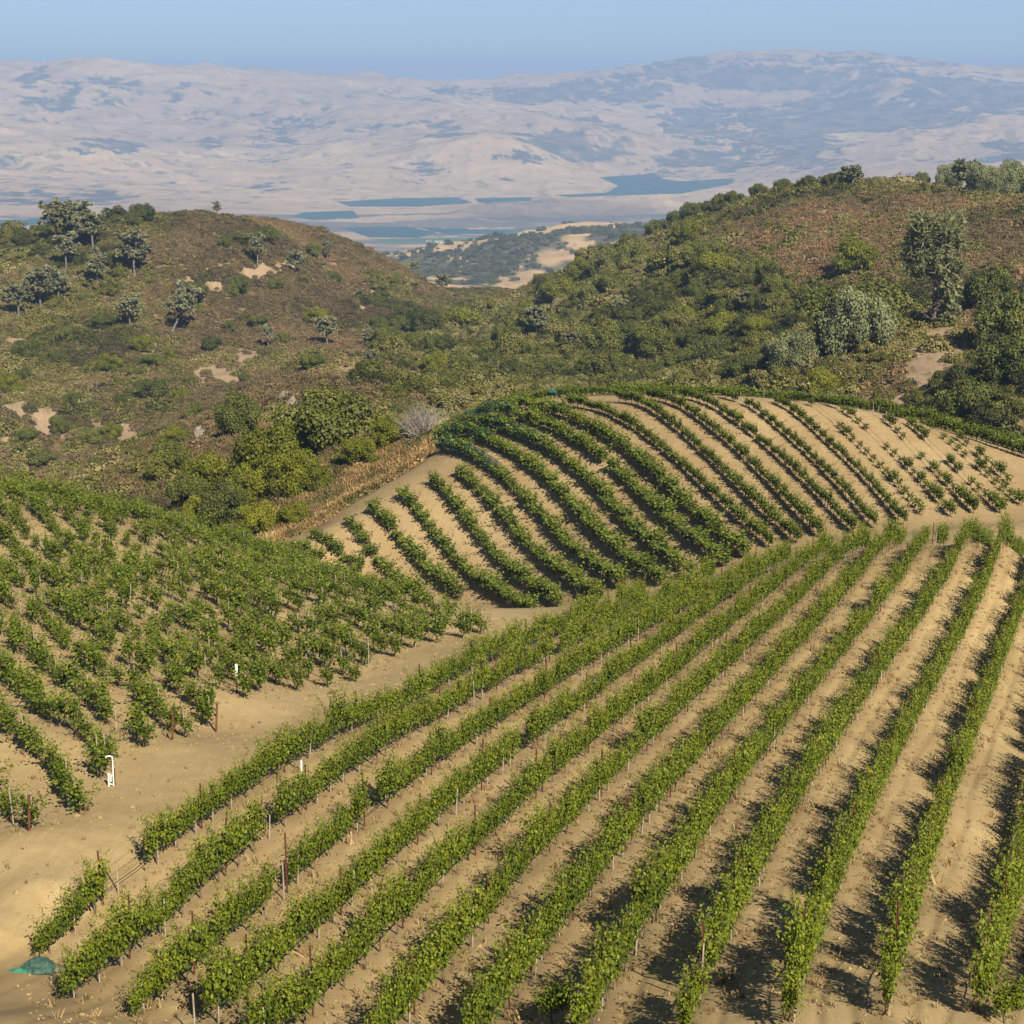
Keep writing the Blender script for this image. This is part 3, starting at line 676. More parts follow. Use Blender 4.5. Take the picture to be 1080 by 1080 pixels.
# near slope: rows fan out from the bottom edge towards the crest
FG = 'vine rows on the near slope'
def at_px(px, py): X = hit(px, py); return X[0], X[1]
GAPS = {1: [(140, 934, 1.3)], 2: [(291, 886, 1.0)], 3: [(294, 950, .9), (396, 867, .9)], 4: [(286, 1035, .5)], 7: [(548, 1043, .6)]}
FLAB = {1: 'first grapevine row right of the dirt road, starting beside the heap of green netting',
        2: 'second grapevine row right of the dirt road, its end vine just right of green netting',
        3: 'third grapevine row right of the dirt road, with two short gaps in its green canopy'}
for i in sorted(FX):
    X = FX[i]
    L = X[:, :2]; dv = L[-1] - L[0]; dv = dv / np.linalg.norm(dv)
    if i == 12:
        d11 = FX[11][-1, :2] - FX[11][0, :2]; dv = .75 * dv + .25 * d11 / np.linalg.norm(d11)
    hend = np.hypot(*L[-1]); lim = 112 + 1.2 * (i - 1) * .3
    e1 = max(0, lim - hend); e0 = {1: 0, 2: 0, 3: 0, 4: 1.4, 5: 2.8, 6: 2.8, 7: 2.8, 8: 2.0, 9: 1.4, 10: .7}.get(i, .3)
    q, hd = smooth_row(X, e0, e1)
    h = np.hypot(q[:, 0], q[:, 1])
    u = i / 12.0
    hs = np.interp(u, [0, .3, .6, 1], [1.0, 1.0, 1.02, 1.06]) * np.interp(h, [40, 75, 105], [1.0, .97, .97])
    hs = hs * np.random.default_rng(300 + i).uniform(.80, 1.18, len(q)) * np.where(np.arange(len(q)) == 0, .82, 1)
    lab = FLAB.get(i, '%s grapevine row right of the dirt road, rising to the far crest' % ORD[i])
    if i == 11: lab = 'eleventh grapevine row right of the dirt road, its leafy end standing over bare soil'
    if i == 12: lab = 'rightmost full grapevine row of the near slope, twelfth from the dirt road'
    add_row(lab, FG, q, hd, VF, TF, hs, .015, SK, .42, 5, (False, False), True, [(*at_px(a, b_), rr) for a, b_, rr in GAPS.get(i, [])], seed=i, wide=.74)
# one more row to the right, only its tip and its shade reach the picture
q12, h12 = smooth_row(FX[12], 0, 45)
nrm = np.stack([np.sin(h12), -np.cos(h12)], 1)
q13 = q12 + nrm * 2.2
add_row('grapevine row cut off by the right edge of the picture, beyond the twelfth row', FG, q13[1:], h12[1:], VF, TF, np.full(len(q13) - 1, 1.0), .01, SK, .3, 5, (False, False), True, seed=13)
# knoll: rows seen across the swale
KG = 'vine rows on the knoll'
for i in sorted(KX):
    X = KX[i][np.argsort([-np.hypot(*p[:2]) for p in KX[i]])] if len(KX[i]) > 1 else KX[i]
    back = 4.0 if i >= 11 else (5.0 if i >= 8 else 0.3)
    q, hd = smooth_row(X, back, 0.4, 1.45 if i < 13 else 1.5)
    t = np.linspace(0, 1, len(q))
    if i <= 12: hs = np.interp(t, [0, .25, 1], [1.08, 1.12, 1.22]) * np.random.default_rng(i).uniform(.82, 1.16, len(q)); ms, miss = VK, .012
    elif i <= 16: hs = np.interp(t, [0, .5, 1], [.98, .92, 1.12]) * (1 - .03 * (i - 13)) * np.random.default_rng(i).uniform(.85, 1.12, len(q)); ms, miss = VK, .015
    elif i <= 18: hs = np.interp(t, [0, .6, 1], [.76, .76, 1.0]); ms, miss = VK, np.interp(t, [0, .6, .75, 1], [.08, .08, .03, .03])
    else: hs = np.interp(t, [0, .65, 1], [.76, .78, 1.05]); ms, miss = (VS + VK[:2] if i < 21 else VS + VK[:3]), np.interp(t, [0, .6, .8, 1], [.25, .25, .08, .08])
    look = ('shortest stub of a dark vine row at the left foot of the knoll' if i == 1 else
            'short dark green knoll vine row, %s from the road bend' % ORD[i] if i <= 4 else
            'dense dark vine row on the knoll, %s from its left foot' % ORD[i] if i <= 12 else
            'thin vine row on the knoll\'s right flank, %s from its left foot' % ORD[i] if i <= 18 else
            'sparse gappy row of young vines on the knoll, %s from its left foot' % ORD[i])
    add_row(look, KG, q, hd, ms, None, hs, miss, SKT if i >= 17 else SK, .32 if i >= 19 else (.6 if i >= 13 else .15), 0, (False, False), i >= 13, seed=40 + i, wide=1.3 if i <= 12 else (.85 if i <= 18 else 1.0))
# the rows that show only as a hedge along the knoll's crest
cp = [(486,452,197),(520,440,199),(560,428,198),(600,420,196),(640,415,194),(700,411,192.5),(760,411,191),(820,413,190),(880,421,187),(930,432,185),(980,445,182),(1030,465,178),(1080,487,174),(1140,505,170)]
ca = np.array([(math.atan2(p[0] - 540, FPX), p[2]) for p in cp])
for n_row, (off, lab) in enumerate(((0.0, 'hedge-like vine row along the crest of the knoll, against the wooded hill'), (2.4, 'second hedge-like vine row, just behind the crest row of the knoll'))):
    aa = np.linspace(ca[0, 0], ca[-1, 0], 90); hh = np.interp(aa, ca[:, 0], ca[:, 1]) - 2.0 - 3.0 * smooth(.14, .2, aa) + off
    P = np.stack([hh * np.sin(aa), hh * np.cos(aa)], 1); s = np.concatenate([[0], np.cumsum(np.hypot(*np.diff(P, axis=0).T))])
    ss = np.arange(0, s[-1], 1.3); q = np.stack([np.interp(ss, s, P[:, 0]), np.interp(ss, s, P[:, 1])], 1); g = np.gradient(q, axis=0)
    add_row(lab, KG, q, np.arctan2(g[:, 1], g[:, 0]), VK, None, np.interp(np.linspace(0, 1, len(q)), [0, .5, .7, 1], [.8, .8, .95, 1.1]), .06, SKT, .12, 0, (False, False), False, seed=90 + n_row)

# left block: staked vines in rows that run up from the road
LG = 'staked vine rows on the left block'
uL = np.array((-.45, .893)); nL = np.array((.893, .45))
ends = [(-40,930),(5,892),(30,877),(85,859),(121,830),(147,795),(181,781),(226,774),(250,733),(304,732),(340,727),(376,720),(415,697),(440,681),(515,669)]
E_ = np.array([hit(a, b_)[:2] for a, b_ in ends]); ce = E_ @ nL; te = E_ @ uL
o_ = np.argsort(ce); ce, te = ce[o_], te[o_]
cB = np.array([ctrl_xyz([(505,655,114)])[0][:2], ctrl_xyz([(400,627,132)])[0][:2], ctrl_xyz([(330,600,142)])[0][:2]])
ce = np.concatenate([ce, np.sort(cB @ nL)[-1:]]); te = np.concatenate([te, [(cB @ uL)[np.argmax(cB @ nL)]]])
c3 = hit(85, 859)[:2] @ nL; k = 0
LROWS = []
for j in range(-2, 24):
    c = c3 + 2.12 * j
    if c > ce[-1] - .2 or c < ce[0]: continue
    t0 = np.interp(c, ce, te) + (.35 if j > -2 else -1.1)
    tt = np.arange(t0, t0 + 130, 1.55); q = c * nL + tt[:, None] * uL
    # rows bend a little with the slope
    h = np.hypot(q[:, 0], q[:, 1]); az = np.arctan2(q[:, 0], q[:, 1])
    m = (h < 158) & (az > -.305)
    if m.sum() < 2: continue
    LROWS.append((q[m], h[m]))
for n_row, (q, h) in enumerate(LROWS):
    q = q + rng.normal(0, .16, q.shape)
    hs = np.interp(h, [60, 85, 110, 150], [.88, .95, 1.0, 1.05]) * rng.uniform(.70, 1.25, len(q))
    hd = np.full(len(q), math.atan2(uL[1], uL[0]))
    near_ = ('beside the white standpipe' if n_row == 3 else 'behind a rusty end post' if n_row in (1, 2) else 'up the road from the white standpipe')
    lab = {0: 'nearest staked vine row of the left block, only its tip showing at the left edge', 1: 'second staked vine row of the left block, ending at a leaning rusty post',
           2: 'third staked vine row of the left block, a bushy vine at its road end', 3: 'fourth staked vine row of the left block, ending at the white standpipe'}.get(n_row, 'bushy staked vine row of the left block, %s up the road' % ORD[n_row + 1] if n_row < 27 else None)
    add_row(lab, LG, q, hd, VL, None, hs, .10, SKT, .5 if h[0] < 110 else .35, 0, (False, False), h[0] < 95, seed=120 + n_row, wide=1.15)
# ------------------------------------------------------------------ trees and bushes
def oak(seed, R=1.0, H=1.0, lobes=16, per=240, leaf=.085, mat=None, open_=0.0):
    """unit oak: crown about 2R wide; returns crown and trunk shapes"""
    r = np.random.default_rng(seed); c = MB(); t = MB()
    cz = H * .55
    for k in range(lobes):
        a = r.uniform(0, 6.28); d = R * math.sqrt(r.random()) * r.uniform(.6, .92); zz = cz + r.uniform(-.34, .40) * H * (1 - .45 * (d / R) ** 2)
        ctr = np.array((d * math.cos(a), d * math.sin(a), zz)); rad = r.uniform(.13, .34) * R
        n = int(per * (rad / (.3 * R)) ** 2)
        v = r.normal(size=(n, 3)); v /= np.linalg.norm(v, axis=1)[:, None]
        rr = (rad * r.uniform(.5, 1.0, n) ** .6 * r.choice((1.0, 1.0, 1.25), n))[:, None]; sq = np.array((1, 1, .78))
        P = ctr + v * rr * sq
        N = v + r.normal(size=(n, 3)) * .55 + (0, 0, .25)
        lt = r.normal(.5, .10)
        c.leaves(P, N, leaf * r.uniform(.7, 1.35, n), 0, np.clip(lt + r.normal(0, .12, n), 0, 1), shape='clump')
        t.tube([(0, 0, cz * .45), tuple(ctr * (.5, .5, .8) + r.normal(0, .03, 3)), tuple(ctr)], [.035 * R, .02 * R, .008 * R], 5)
    t.tube([(0, 0, -.12 * H), (.02, .01, .2 * H), (0, .02, cz * .5)], [.075 * R, .055 * R, .045 * R], 7)
    return c, t
def pine(seed, tufts=70, spread=.30, lean=0.0, low=.34, needles=24, fork=3):
    """unit-high grey pine: forked trunk, open clumped crown"""
    r = np.random.default_rng(seed); c = MB(); t = MB()
    fz = r.uniform(.26, .42)
    bx = lean
    t.tube([(0, 0, -.06), (bx * .25, 0, fz * .5), (bx * .55, .01, fz)], [.028, .022, .019], 6)
    tips = []
    for k in range(fork):
        a = k * 6.28 / fork + r.uniform(-.5, .5); top = r.uniform(.78, 1.0); s = spread * r.uniform(.35, .75)
        P = [np.array((bx * .55, .01, fz)), np.array((bx * .8 + s * .55 * math.cos(a), s * .55 * math.sin(a), (fz + top) * .5)), np.array((bx + s * math.cos(a), s * math.sin(a), top))]
        t.tube(P, [.016, .011, .004], 5)
        for b_ in range(max(3, tufts // fork)):
            f = r.uniform(.12, 1.0); base = P[0] * (1 - f) ** 2 + 2 * P[1] * f * (1 - f) + P[2] * f * f
            if base[2] < low: continue
            aa = r.uniform(0, 6.28); ln = spread * r.uniform(.15, .85) * (1.15 - f * .75)
            e = base + np.array((math.cos(aa) * ln, math.sin(aa) * ln, r.uniform(-.01, .09)))
            t.tube([base, (base + e) / 2 + (0, 0, -.008), e], [.005, .004, .002], 3, cap=False)
            tips.append(e)
            if r.random() < .6: tips.append((base + e * 2) / 3 + r.normal(0, .012, 3))
    for e in tips:
        n = needles; v = r.normal(size=(n, 3)) + (0, 0, .5); v /= np.linalg.norm(v, axis=1)[:, None]
        q = r.uniform(.030, .062)
        c.leaves(e + v * r.uniform(0, q * .8, n)[:, None], np.cross(v, r.normal(size=(n, 3))), q * r.uniform(.7, 1.3, n), 0, np.clip(r.normal(.5, .13, n) + r.normal(0, .05), 0, 1), along=v * 3, shape='clump' if needles < 20 else 'needle')
        c.leaves(e + v[:8] * q * .5, r.normal(size=(8, 3)) + (0, 0, .7), q * .55, 0, np.clip(r.normal(.48, .12, 8), 0, 1), shape='clump')
    return c, t
def species(fn, seeds, mc, mt, **k):
    out = []
    for s in seeds:
        c, t = fn(s, **k); out.append((c.mesh('crown', mc), t.mesh('trunk', mt, True)))
    return out
OAKS = species(oak, (1, 2, 3, 4), M_OAK, M_BARK, lobes=38, per=620, leaf=.043)
OAKB = species(oak, (5, 6, 7), M_BRIGHT, M_BARK, lobes=36, per=620, leaf=.043)
PINES = species(pine, (11, 12, 13, 14), M_PINE, M_PBARK, tufts=84, needles=14)
PINEW = species(pine, (15, 16, 17), M_PINE, M_PBARK, tufts=120, spread=.38, low=.26, needles=14, fork=4)
PINED = species(pine, (25, 26, 27), M_PINE, M_PBARK, tufts=170, spread=.34, needles=14, fork=4, low=.10)
PINEL = species(pine, (18,), M_PINE, M_PBARK, tufts=80, spread=.42, lean=.32, needles=14)
def tall_pine(seed):
    c, t = pine(seed, tufts=330, spread=.26, needles=24, fork=5, low=.36); r = np.random.default_rng(seed)
    for k in range(16):                                   # dead lower limbs
        a = r.uniform(0, 6.28); z0 = r.uniform(.05, .34); L = r.uniform(.06, .17); d = np.array((math.cos(a), math.sin(a), r.uniform(-.25, .5)))
        b0 = np.array((0, 0, z0)); t.tube([b0, b0 + d * L * .5 + (0, 0, -.01), b0 + d * L], [.008, .005, .002], 4)
        for j in range(3): e = b0 + d * L * r.uniform(.5, 1); t.tube([e, e + r.normal(0, .025, 3)], [.003, .0015], 3)
    for k in range(90):                                   # ragged foliage hanging down one side
        a = r.uniform(-.9, .9); P0 = np.array((math.cos(a) * r.uniform(.05, .20), math.sin(a) * .18, r.uniform(.08, .42)))
        c.leaves(P0 + r.normal(0, .012, (12, 3)), r.normal(size=(12, 3)) + (0, 0, .5), r.uniform(.02, .035, 12), 0, np.clip(r.normal(.45, .13, 12), 0, 1), shape='clump')
    return c, t
PBIG = species(tall_pine, (21,), M_PTALL, M_PBARK)
WILLOW = species(oak, (31, 32), M_PALEG, M_PBARK, lobes=40, per=620, leaf=.036)
def plant(name, spec, X, h, label, cat, group=None, wide=1.0, rz=None, trunk='trunk', crown='crown'):
    rz = rng.uniform(0, 6.28) if rz is None else rz
    root = empty(name, X, rz); tag(root, label, cat, group)
    c = put(crown, spec[0], root, sc=(h * wide, h * wide, h)); t = put(trunk, spec[1], root, sc=(h * wide, h * wide, h))
    return root
def tree_px(name, specs, px, py, hpx, label, cat='tree', group=None, wide=1.0, d=None, rz=None):
    X = ctrl_xyz([(px, py, d)])[0] if d else hit(px, py, 150, 1000)
    if d: X[2] = gz(X[0], X[1])
    dist = np.linalg.norm(X); h = hpx * dist / FPX
    return plant(name, specs[rng.integers(len(specs))], X, h, label, cat, group, wide, rz)

# oak crowns here are about 1.05 of the given height tall and twice as wide as 'R'
def oak_px(px, py, hpx, label, bright=False, group=None, wide=1.0, d=None, name='oak_tree'):
    return tree_px(name, OAKB if bright else OAKS, px, py, hpx, label, 'oak', group, wide * .55, d)
# slope beside the road
G1 = 'oaks on the slope beside the knoll road'
for a in [(345,476,62,'large dark spreading oak on the slope left of the leafless grey bush',False,1.75),(282,512,60,'tall bright green oak in the middle of the slope grove',True,1.25),
          (250,462,40,'dark oak at the back of the slope grove, beside pale rocks',False,1.3),(222,522,42,'dark green oak at the left end of the slope grove',True,1.3),(306,524,48,'bright green oak right of the tall one in the slope grove',True,1.2),
          (240,556,44,'low green oak at the lower edge of the slope grove above the left vines',False,1.35),(272,566,34,'round yellow-green oak bush just above the road bend',True,1.25),(200,540,36,'dark oak behind the left vine crest, right of the lichen-grey tree',False,1.3),
          (410,474,34,'small green oak between the dark spreading oak and the leafless bush',True,1.2),(382,492,28,'low bright green oak bush on the dry slope below the dark spreading oak',True,1.5),(330,520,30,'small bright oak bush in the middle of the dry slope',True,1.4),
          (310,556,24,'yellowish low bush on the dry bank above the road',True,1.5),(180,505,34,'dark oak at the far left of the slope grove',False,1.3),(212,558,30,'bright oak bush at the foot of the grove, just above the left vine crest',True,1.5),(258,535,40,'yellow-green oak low in the middle of the slope grove',True,1.3)]:
    oak_px(a[0], a[1], a[2], a[3], a[4], G1, a[5])
oak_px(45, 528, 48, 'round dark green oak behind the left vine crest', True, None, 1.25, 205)
oak_px(12, 530, 34, 'low dark oak at the left edge behind the vine crest', False, None, 1.6, 205)
tree_px('lichen_grey_tree', PINEW, 152, 552, 62, 'sparse lichen-grey tree standing behind the left vine crest', 'tree', None, 1.1, 190)
# leafless bush
m = MB(); r = np.random.default_rng(5)
for k in range(70):
    a = r.uniform(0, 6.28); el = r.uniform(.12, 1.35); L = r.uniform(1.8, 3.0)
    d0 = np.array((math.cos(a) * math.cos(el), math.sin(a) * math.cos(el), math.sin(el))); p0 = np.array((r.normal(0, .35), r.normal(0, .35), -.1))
    p1 = p0 + d0 * L * .5 + r.normal(0, .15, 3); p2 = p0 + d0 * L + r.normal(0, .2, 3)
    m.tube([p0, p1, p2], [.055, .032, .014], 4, cap=False)
    for s in range(7):
        f = r.uniform(.35, 1); b0 = p0 + (p2 - p0) * f; dd = d0 + r.normal(0, .5, 3); m.tube([b0, b0 + dd * .4, b0 + dd * .8 + (0, 0, .12)], [.016, .012, .007], 3, cap=False)
X = hit(446, 462, 150); bl = m.build('leafless_bush', M_GREYW); bl.location = X; bl.scale = (1.3, 1.3, 1.2)
tag(bl, 'leafless grey bush at the head of the road, beside the knoll rows', 'bush')

# left hill
G2 = 'grey pines on the left hill'
PL = [(60,262,46,'w','tallest grey pine of the clump on the left hill\'s shoulder'),(84,250,36,'w','thin grey pine on the skyline of the left hill\'s shoulder'),(98,266,40,'w','dense pine right of the skyline clump on the left hill'),
 (70,284,36,'w','grey pine leaning over its shadow below the skyline clump'),(104,310,44,'p','slim grey pine with a bare pale trunk on the left hill'),(142,294,48,'w','broad twin-trunked pine at the edge of the brown scrub'),
 (43,328,44,'w','wide forked grey pine low on the left hill\'s left side'),(20,337,36,'w','grey pine near the left edge of the photo, above its dark shadow'),(62,320,34,'w','pale crowned pine between the two wide left-edge pines'),
 (137,346,34,'w','low spreading grey pine left of the leaning one'),(180,352,54,'l','leaning grey pine with a bent bare trunk'),(272,284,34,'p','pine beside the bare patch in the brown scrub'),(283,368,28,'p','small pine on the middle of the left hill\'s lower face'),
 (345,367,32,'w','Y-forked grey pine with a white trunk'),(345,276,22,'p','small pine high on the left hill\'s right side'),(312,291,26,'w','bushy grey pine right of the bare patch on the left hill'),
 (229,224,17,'p','lone pine on the bare summit skyline of the left hill'),(467,311,22,'w','flat-topped pine on the right shoulder of the left hill'),(437,284,18,'p','slender pine breaking the left hill\'s right skyline'),(387,368,24,'p','small pine above the gully between the hills'),(380,320,14,'w','stunted grey pine in the brown scrub'),(392,392,22,'w','grey pine beside the bare gully bank')]
for a in PL: tree_px('grey_pine', {'w': PINEW, 'p': PINES, 'l': PINEL}[a[3]], a[0], a[1], a[2], a[4], 'pine', G2, 1.25 if a[3] == 'w' else 1.1, rz=(0.2 if a[3] == 'l' else None))
oak_px(148, 238, 20, 'dark round oak on the skyline left of the bare summit', False, None, 1.4)
# right hill
G3 = 'trees on the right hill'
tree_px('grey_pine', PBIG, 985, 344, 112, 'tall grey pine with dead lower limbs above the bare tan patch', 'pine', None, 1.15)
tree_px('grey_green_tree', WILLOW, 902, 423, 66, 'pale grey-green rounded tree behind the knoll crest', 'tree', None, .62, 330)
tree_px('grey_green_tree', WILLOW, 832, 420, 44, 'low grey-green tree behind the knoll crest, left of the taller pale one', 'tree', None, .72, 330)
oak_px(868, 417, 30, 'light green bush right behind the knoll crest', True, None, 1.2, 310)
oak_px(902, 362, 58, 'large dark oak clump in the middle of the right hill', False, None, 1.75)
oak_px(860, 345, 36, 'dark oak left of the large clump on the right hill', False, None, 1.5)
oak_px(902, 292, 34, 'green oak in the red-brown scrub, beside a black shadow', True, None, 1.4)
oak_px(1045, 330, 42, 'dark round oak right of the tall grey pine', False, None, 1.35)
oak_px(845, 385, 36, 'dark oak above the low grey-green tree', False, None, 1.5)
for a in [(985,455,44,'dark oak at the left end of the grove right of the knoll'),(1022,440,46,'dark oak in the back of the grove right of the knoll'),(1065,420,50,'dark oak at the right edge in the grove right of the knoll'),(1010,470,40,'dark oak at the front of the grove right of the knoll'),(1050,475,48,'rounded dark oak at the front right of the grove right of the knoll'),(1068,370,54,'tall dark oak at the right edge above the grove')]:
    oak_px(*a, False, 'oak grove right of the knoll', 1.5, None if a[1] < 400 else 290 - (a[1] - 420) * .75)
for a in [(1020,190,36,'w','tallest pine on the skyline of the right hill'),(1002,194,27,'w','pine left of the tallest one on the right skyline'),(1040,194,30,'w','pine right of the tallest one on the right skyline'),(1058,197,32,'w','bushy pine near the right end of the skyline'),(1076,202,38,'w','dark pine at the right edge of the skyline'),
          (899,199,26,'p','dark narrow pine on the middle of the right skyline'),(972,197,14,'w','low pine at the left end of the skyline grove'),(925,197,10,'w','low grey pine on the flat of the right skyline'),(1030,206,26,'w','pine in front of the skyline grove on the right hill')]:
    tree_px('grey_pine', PINED if a[3] == 'p' or a[0] == 1020 else WILLOW, a[0], a[1], a[2], a[4], 'pine', 'pines on the right skyline', 1.35 if a[3] == 'p' or a[0] == 1020 else .62)
for a in [(640,269,12),(662,260,12),(690,246,14),(715,233,14),(738,222,14),(752,217,14),(775,210,14),(800,207,13),(826,203,12),(850,200,12),(876,198,12),(888,198,13),(700,246,12),(728,230,16),(764,216,16)]:
    oak_px(a[0], a[1], a[2] * 1.1, 'small oak along the sloping left skyline of the right hill', False, 'oaks along the right hill skyline', 1.5)
tree_px('grey_pine', PINEW, 566, 358, 34, 'pale-trunked grey pine at the left foot of the right hill', 'pine', None, 1.3)
tree_px('grey_pine', PINEW, 604, 373, 24, 'small grey pine beside a black shadow low on the right hill', 'pine', None, 1.3)
tree_px('grey_pine', PINEW, 655, 338, 22, 'grey snag-like pine in the middle of the wooded right hill', 'pine', None, 1.3)
tree_px('grey_pine', PINEW, 787, 332, 26, 'grey pine with a pale crown left of the dark oaks', 'pine', None, 1.3)

# round green bushes one can tell apart on the two hills
r = np.random.default_rng(21)
BUSHL = [(112,392),(140,400),(165,420),(128,430),(190,425),(205,440),(95,470),(60,385),(30,380),(25,400),(150,370),(180,378),(70,360),(110,350),(165,390),(240,350),(275,345),(250,312),(262,262),(290,305),(330,345),(300,365),(225,372),(120,465),(140,480),(165,480),(185,470),(75,430),(62,458),(30,470),(12,415),(45,492),(100,495),(210,330),(200,318),(330,270),(355,300),(398,345),(420,350),(330,392),(260,408),(200,410),(255,258),(280,258),(238,264)]
for a, b_ in BUSHL:
    oak_px(a + r.uniform(-3, 3), b_ + r.uniform(-2, 2), r.uniform(10, 19), 'small round dark green bush on the scrubby face of the left hill', r.random() < .15, 'round green bushes on the left hill', r.uniform(1.2, 1.9), name='round_bush')
BUSHR = [(560,385),(585,400),(620,395),(650,400),(690,405),(720,395),(750,385),(780,400),(600,345),(625,325),(650,310),(680,330),(700,350),(670,365),(640,372),(720,340),(740,320),(700,300),(670,285),(640,290),(610,300),(585,325),(560,335),(540,345),(530,365),(760,360),(800,360),(810,380),(770,335),(730,365),(690,375),(545,400),(520,395),(740,285),(720,262),(760,300),(800,300),(800,330),(825,320),(480,395),(500,375),(465,380),(460,400),(430,380),(410,372),(445,360),(490,355)]
for a, b_ in BUSHR:
    oak_px(a + r.uniform(-5, 5), b_ + r.uniform(-3, 3), r.uniform(18, 30), 'rounded green oak crown among the woods on the face of the right hill', r.random() < .25, 'oak crowns on the right hill', r.uniform(1.2, 1.7))

# ------------------------------------------------------------------ ground cover that nobody could count
def shrub_mesh(seed, n, size, twig, mat):
    r = np.random.default_rng(seed); m = MB()
    v = r.normal(size=(n, 3)); v[:, 2] = np.abs(v[:, 2]); v /= np.linalg.norm(v, axis=1)[:, None]
    lob = 1 + .22 * np.sin(v[:, 0] * 5 + seed) * np.cos(v[:, 1] * 4 + seed * 2)
    P = v * (r.uniform(.45, 1.0, n) * lob)[:, None] * (1, 1, .8) + (0, 0, -.08)
    m.leaves(P, v + r.normal(size=(n, 3)) * .6 + (0, 0, .2), size * r.uniform(.6, 1.4, n), 0, np.clip(r.normal(.5, .13, n), 0, 1), shape='clump')
    if twig:
        k = n // 4; v = r.normal(size=(k, 3)); v[:, 2] = np.abs(v[:, 2]) + .5; v /= np.linalg.norm(v, axis=1)[:, None]
        m.leaves(v * r.uniform(.3, .8, k)[:, None] * (1, 1, .8), np.cross(v, r.normal(size=(k, 3))), .38 * r.uniform(.6, 1.2, k), 0, np.clip(r.normal(.62, .12, k), 0, 1), along=v * 3, shape='needle')
    return m.mesh('shrub', mat)
def tuft_mesh(seed, n, mat, h=1.0):
    r = np.random.default_rng(seed); m = MB()
    v = r.normal(size=(n, 3)) * (.5, .5, .3); v[:, 2] = np.abs(v[:, 2]) + .7
    m.leaves(r.normal(0, .22, (n, 3)) * (1, 1, 0), np.cross(v, r.normal(size=(n, 3))), h * r.uniform(.5, 1.1, n), 0, np.clip(r.normal(.5, .18, n), 0, 1), along=v * 4, shape='needle')
    return m.mesh('tuft', mat)
def scatter(name, protos, X, scl, tone, label=None):
    """one ground-cover object: its plants are set on points by geometry nodes"""
    pc = bpy.data.collections.new(name + ' plants')
    for k, me in enumerate(protos):
        o = bpy.data.objects.new('plant', me); pc.objects.link(o)
    me = bpy.data.meshes.new(name); me.vertices.add(len(X)); me.vertices.foreach_set('co', np.asarray(X, 'f').ravel())
    for nm, val in (('scl', scl), ('tone', tone), ('rot', rng.uniform(0, 6.28, len(X)))):
        a = me.attributes.new(nm, 'FLOAT', 'POINT'); a.data.foreach_set('value', np.asarray(val, 'f'))
    for p in protos[:1]: me.materials.append(p.materials[0])
    o = put(name, me)
    ng = bpy.data.node_groups.new(name, 'GeometryNodeTree')
    ng.interface.new_socket('Geometry', in_out='INPUT', socket_type='NodeSocketGeometry'); ng.interface.new_socket('Geometry', in_out='OUTPUT', socket_type='NodeSocketGeometry')
    N = ng.nodes; L = ng.links
    gi = N.new('NodeGroupInput'); go = N.new('NodeGroupOutput'); ci = N.new('GeometryNodeCollectionInfo'); iop = N.new('GeometryNodeInstanceOnPoints')
    ci.inputs['Collection'].default_value = pc; ci.inputs['Separate Children'].default_value = True; ci.inputs['Reset Children'].default_value = True
    def attr(nm):
        n = N.new('GeometryNodeInputNamedAttribute'); n.data_type = 'FLOAT'; n.inputs['Name'].default_value = nm; return n.outputs['Attribute']
    cx = N.new('ShaderNodeCombineXYZ'); L.new(attr('rot'), cx.inputs[2])
    L.new(gi.outputs[0], iop.inputs['Points']); L.new(ci.outputs[0], iop.inputs['Instance']); iop.inputs['Pick Instance'].default_value = True
    L.new(cx.outputs[0], iop.inputs['Rotation']); L.new(attr('scl'), iop.inputs['Scale']); L.new(iop.outputs[0], go.inputs[0])
    md = o.modifiers.new('cover', 'NODES'); md.node_group = ng
    return tag(o, label, None, None, 'stuff')

# sample the brush country seen from here and a little around it
na = 400000
a = rng.uniform(-.33, .33, na); h = np.sqrt(rng.uniform(175 ** 2, 1010 ** 2, na))
keep = h > vineyard_edge(a) + 2.0
a, h = a[keep], h[keep]
ta = np.linspace(-.34, .34, 341); th = np.geomspace(100, 1050, 420)
TA, TH = np.meshgrid(ta, th, indexing='ij'); TZ = terrain((TH * np.sin(TA)).ravel(), (TH * np.cos(TA)).ravel()).reshape(TA.shape)
run = np.maximum.accumulate(TZ / TH, axis=1)
x = h * np.sin(a); y = h * np.cos(a); z = terrain(x, y)
ia = np.clip(np.round((a + .34) / .002).astype(int), 0, 340); ih = np.clip(np.searchsorted(th, h) - 1, 0, 419)
vis = (z + 5) / h > run[ia, ih] - .002
x, y, z, a, h = x[vis], y[vis], z[vis], a[vis], h[vis]
px, py = to_px(np.stack([x, y, z], -1))
bare = bare_mask(px, py)
def ell(cx, cy, rx, ry): return 1 - smooth(.7, 1.15, np.sqrt(((px - cx) / rx) ** 2 + ((py - cy) / ry) ** 2) + (N1.fbm(x / 25, y / 25, 3) - .5) * .7)
brownL = np.maximum.reduce([ell(320, 268, 190, 62), ell(300, 330, 140, 45), ell(330, 412, 90, 22), ell(220, 445, 50, 40)])
brownR = np.maximum.reduce([ell(970, 255, 230, 62), ell(930, 430, 30, 45), ell(1060, 300, 80, 60)])
brown = np.maximum(brownL, brownR)
grassy = ((px - 380) * .57 + (py - 515) > -28 - 30 * (N2.fbm(x / 8, y / 8, 3) - .5)) & (h < 216) & (px > 255) & (px < 480)
rnd = rng.random(len(x))
pt = N3.fbm(x / 14, y / 14, 3)
isb = rnd < (np.where(px < 470, .34, .12) + .70 * brown + (pt - .5) * .9)
den = rng.random(len(x))
big = ((px - 978) / 36) ** 2 + ((py - 380) / 30) ** 2 < 1
kb = isb & (bare < np.where(big, .12, .22) + np.where(big, .2, .60) * rng.random(len(x))) & (den < .50) & ~grassy
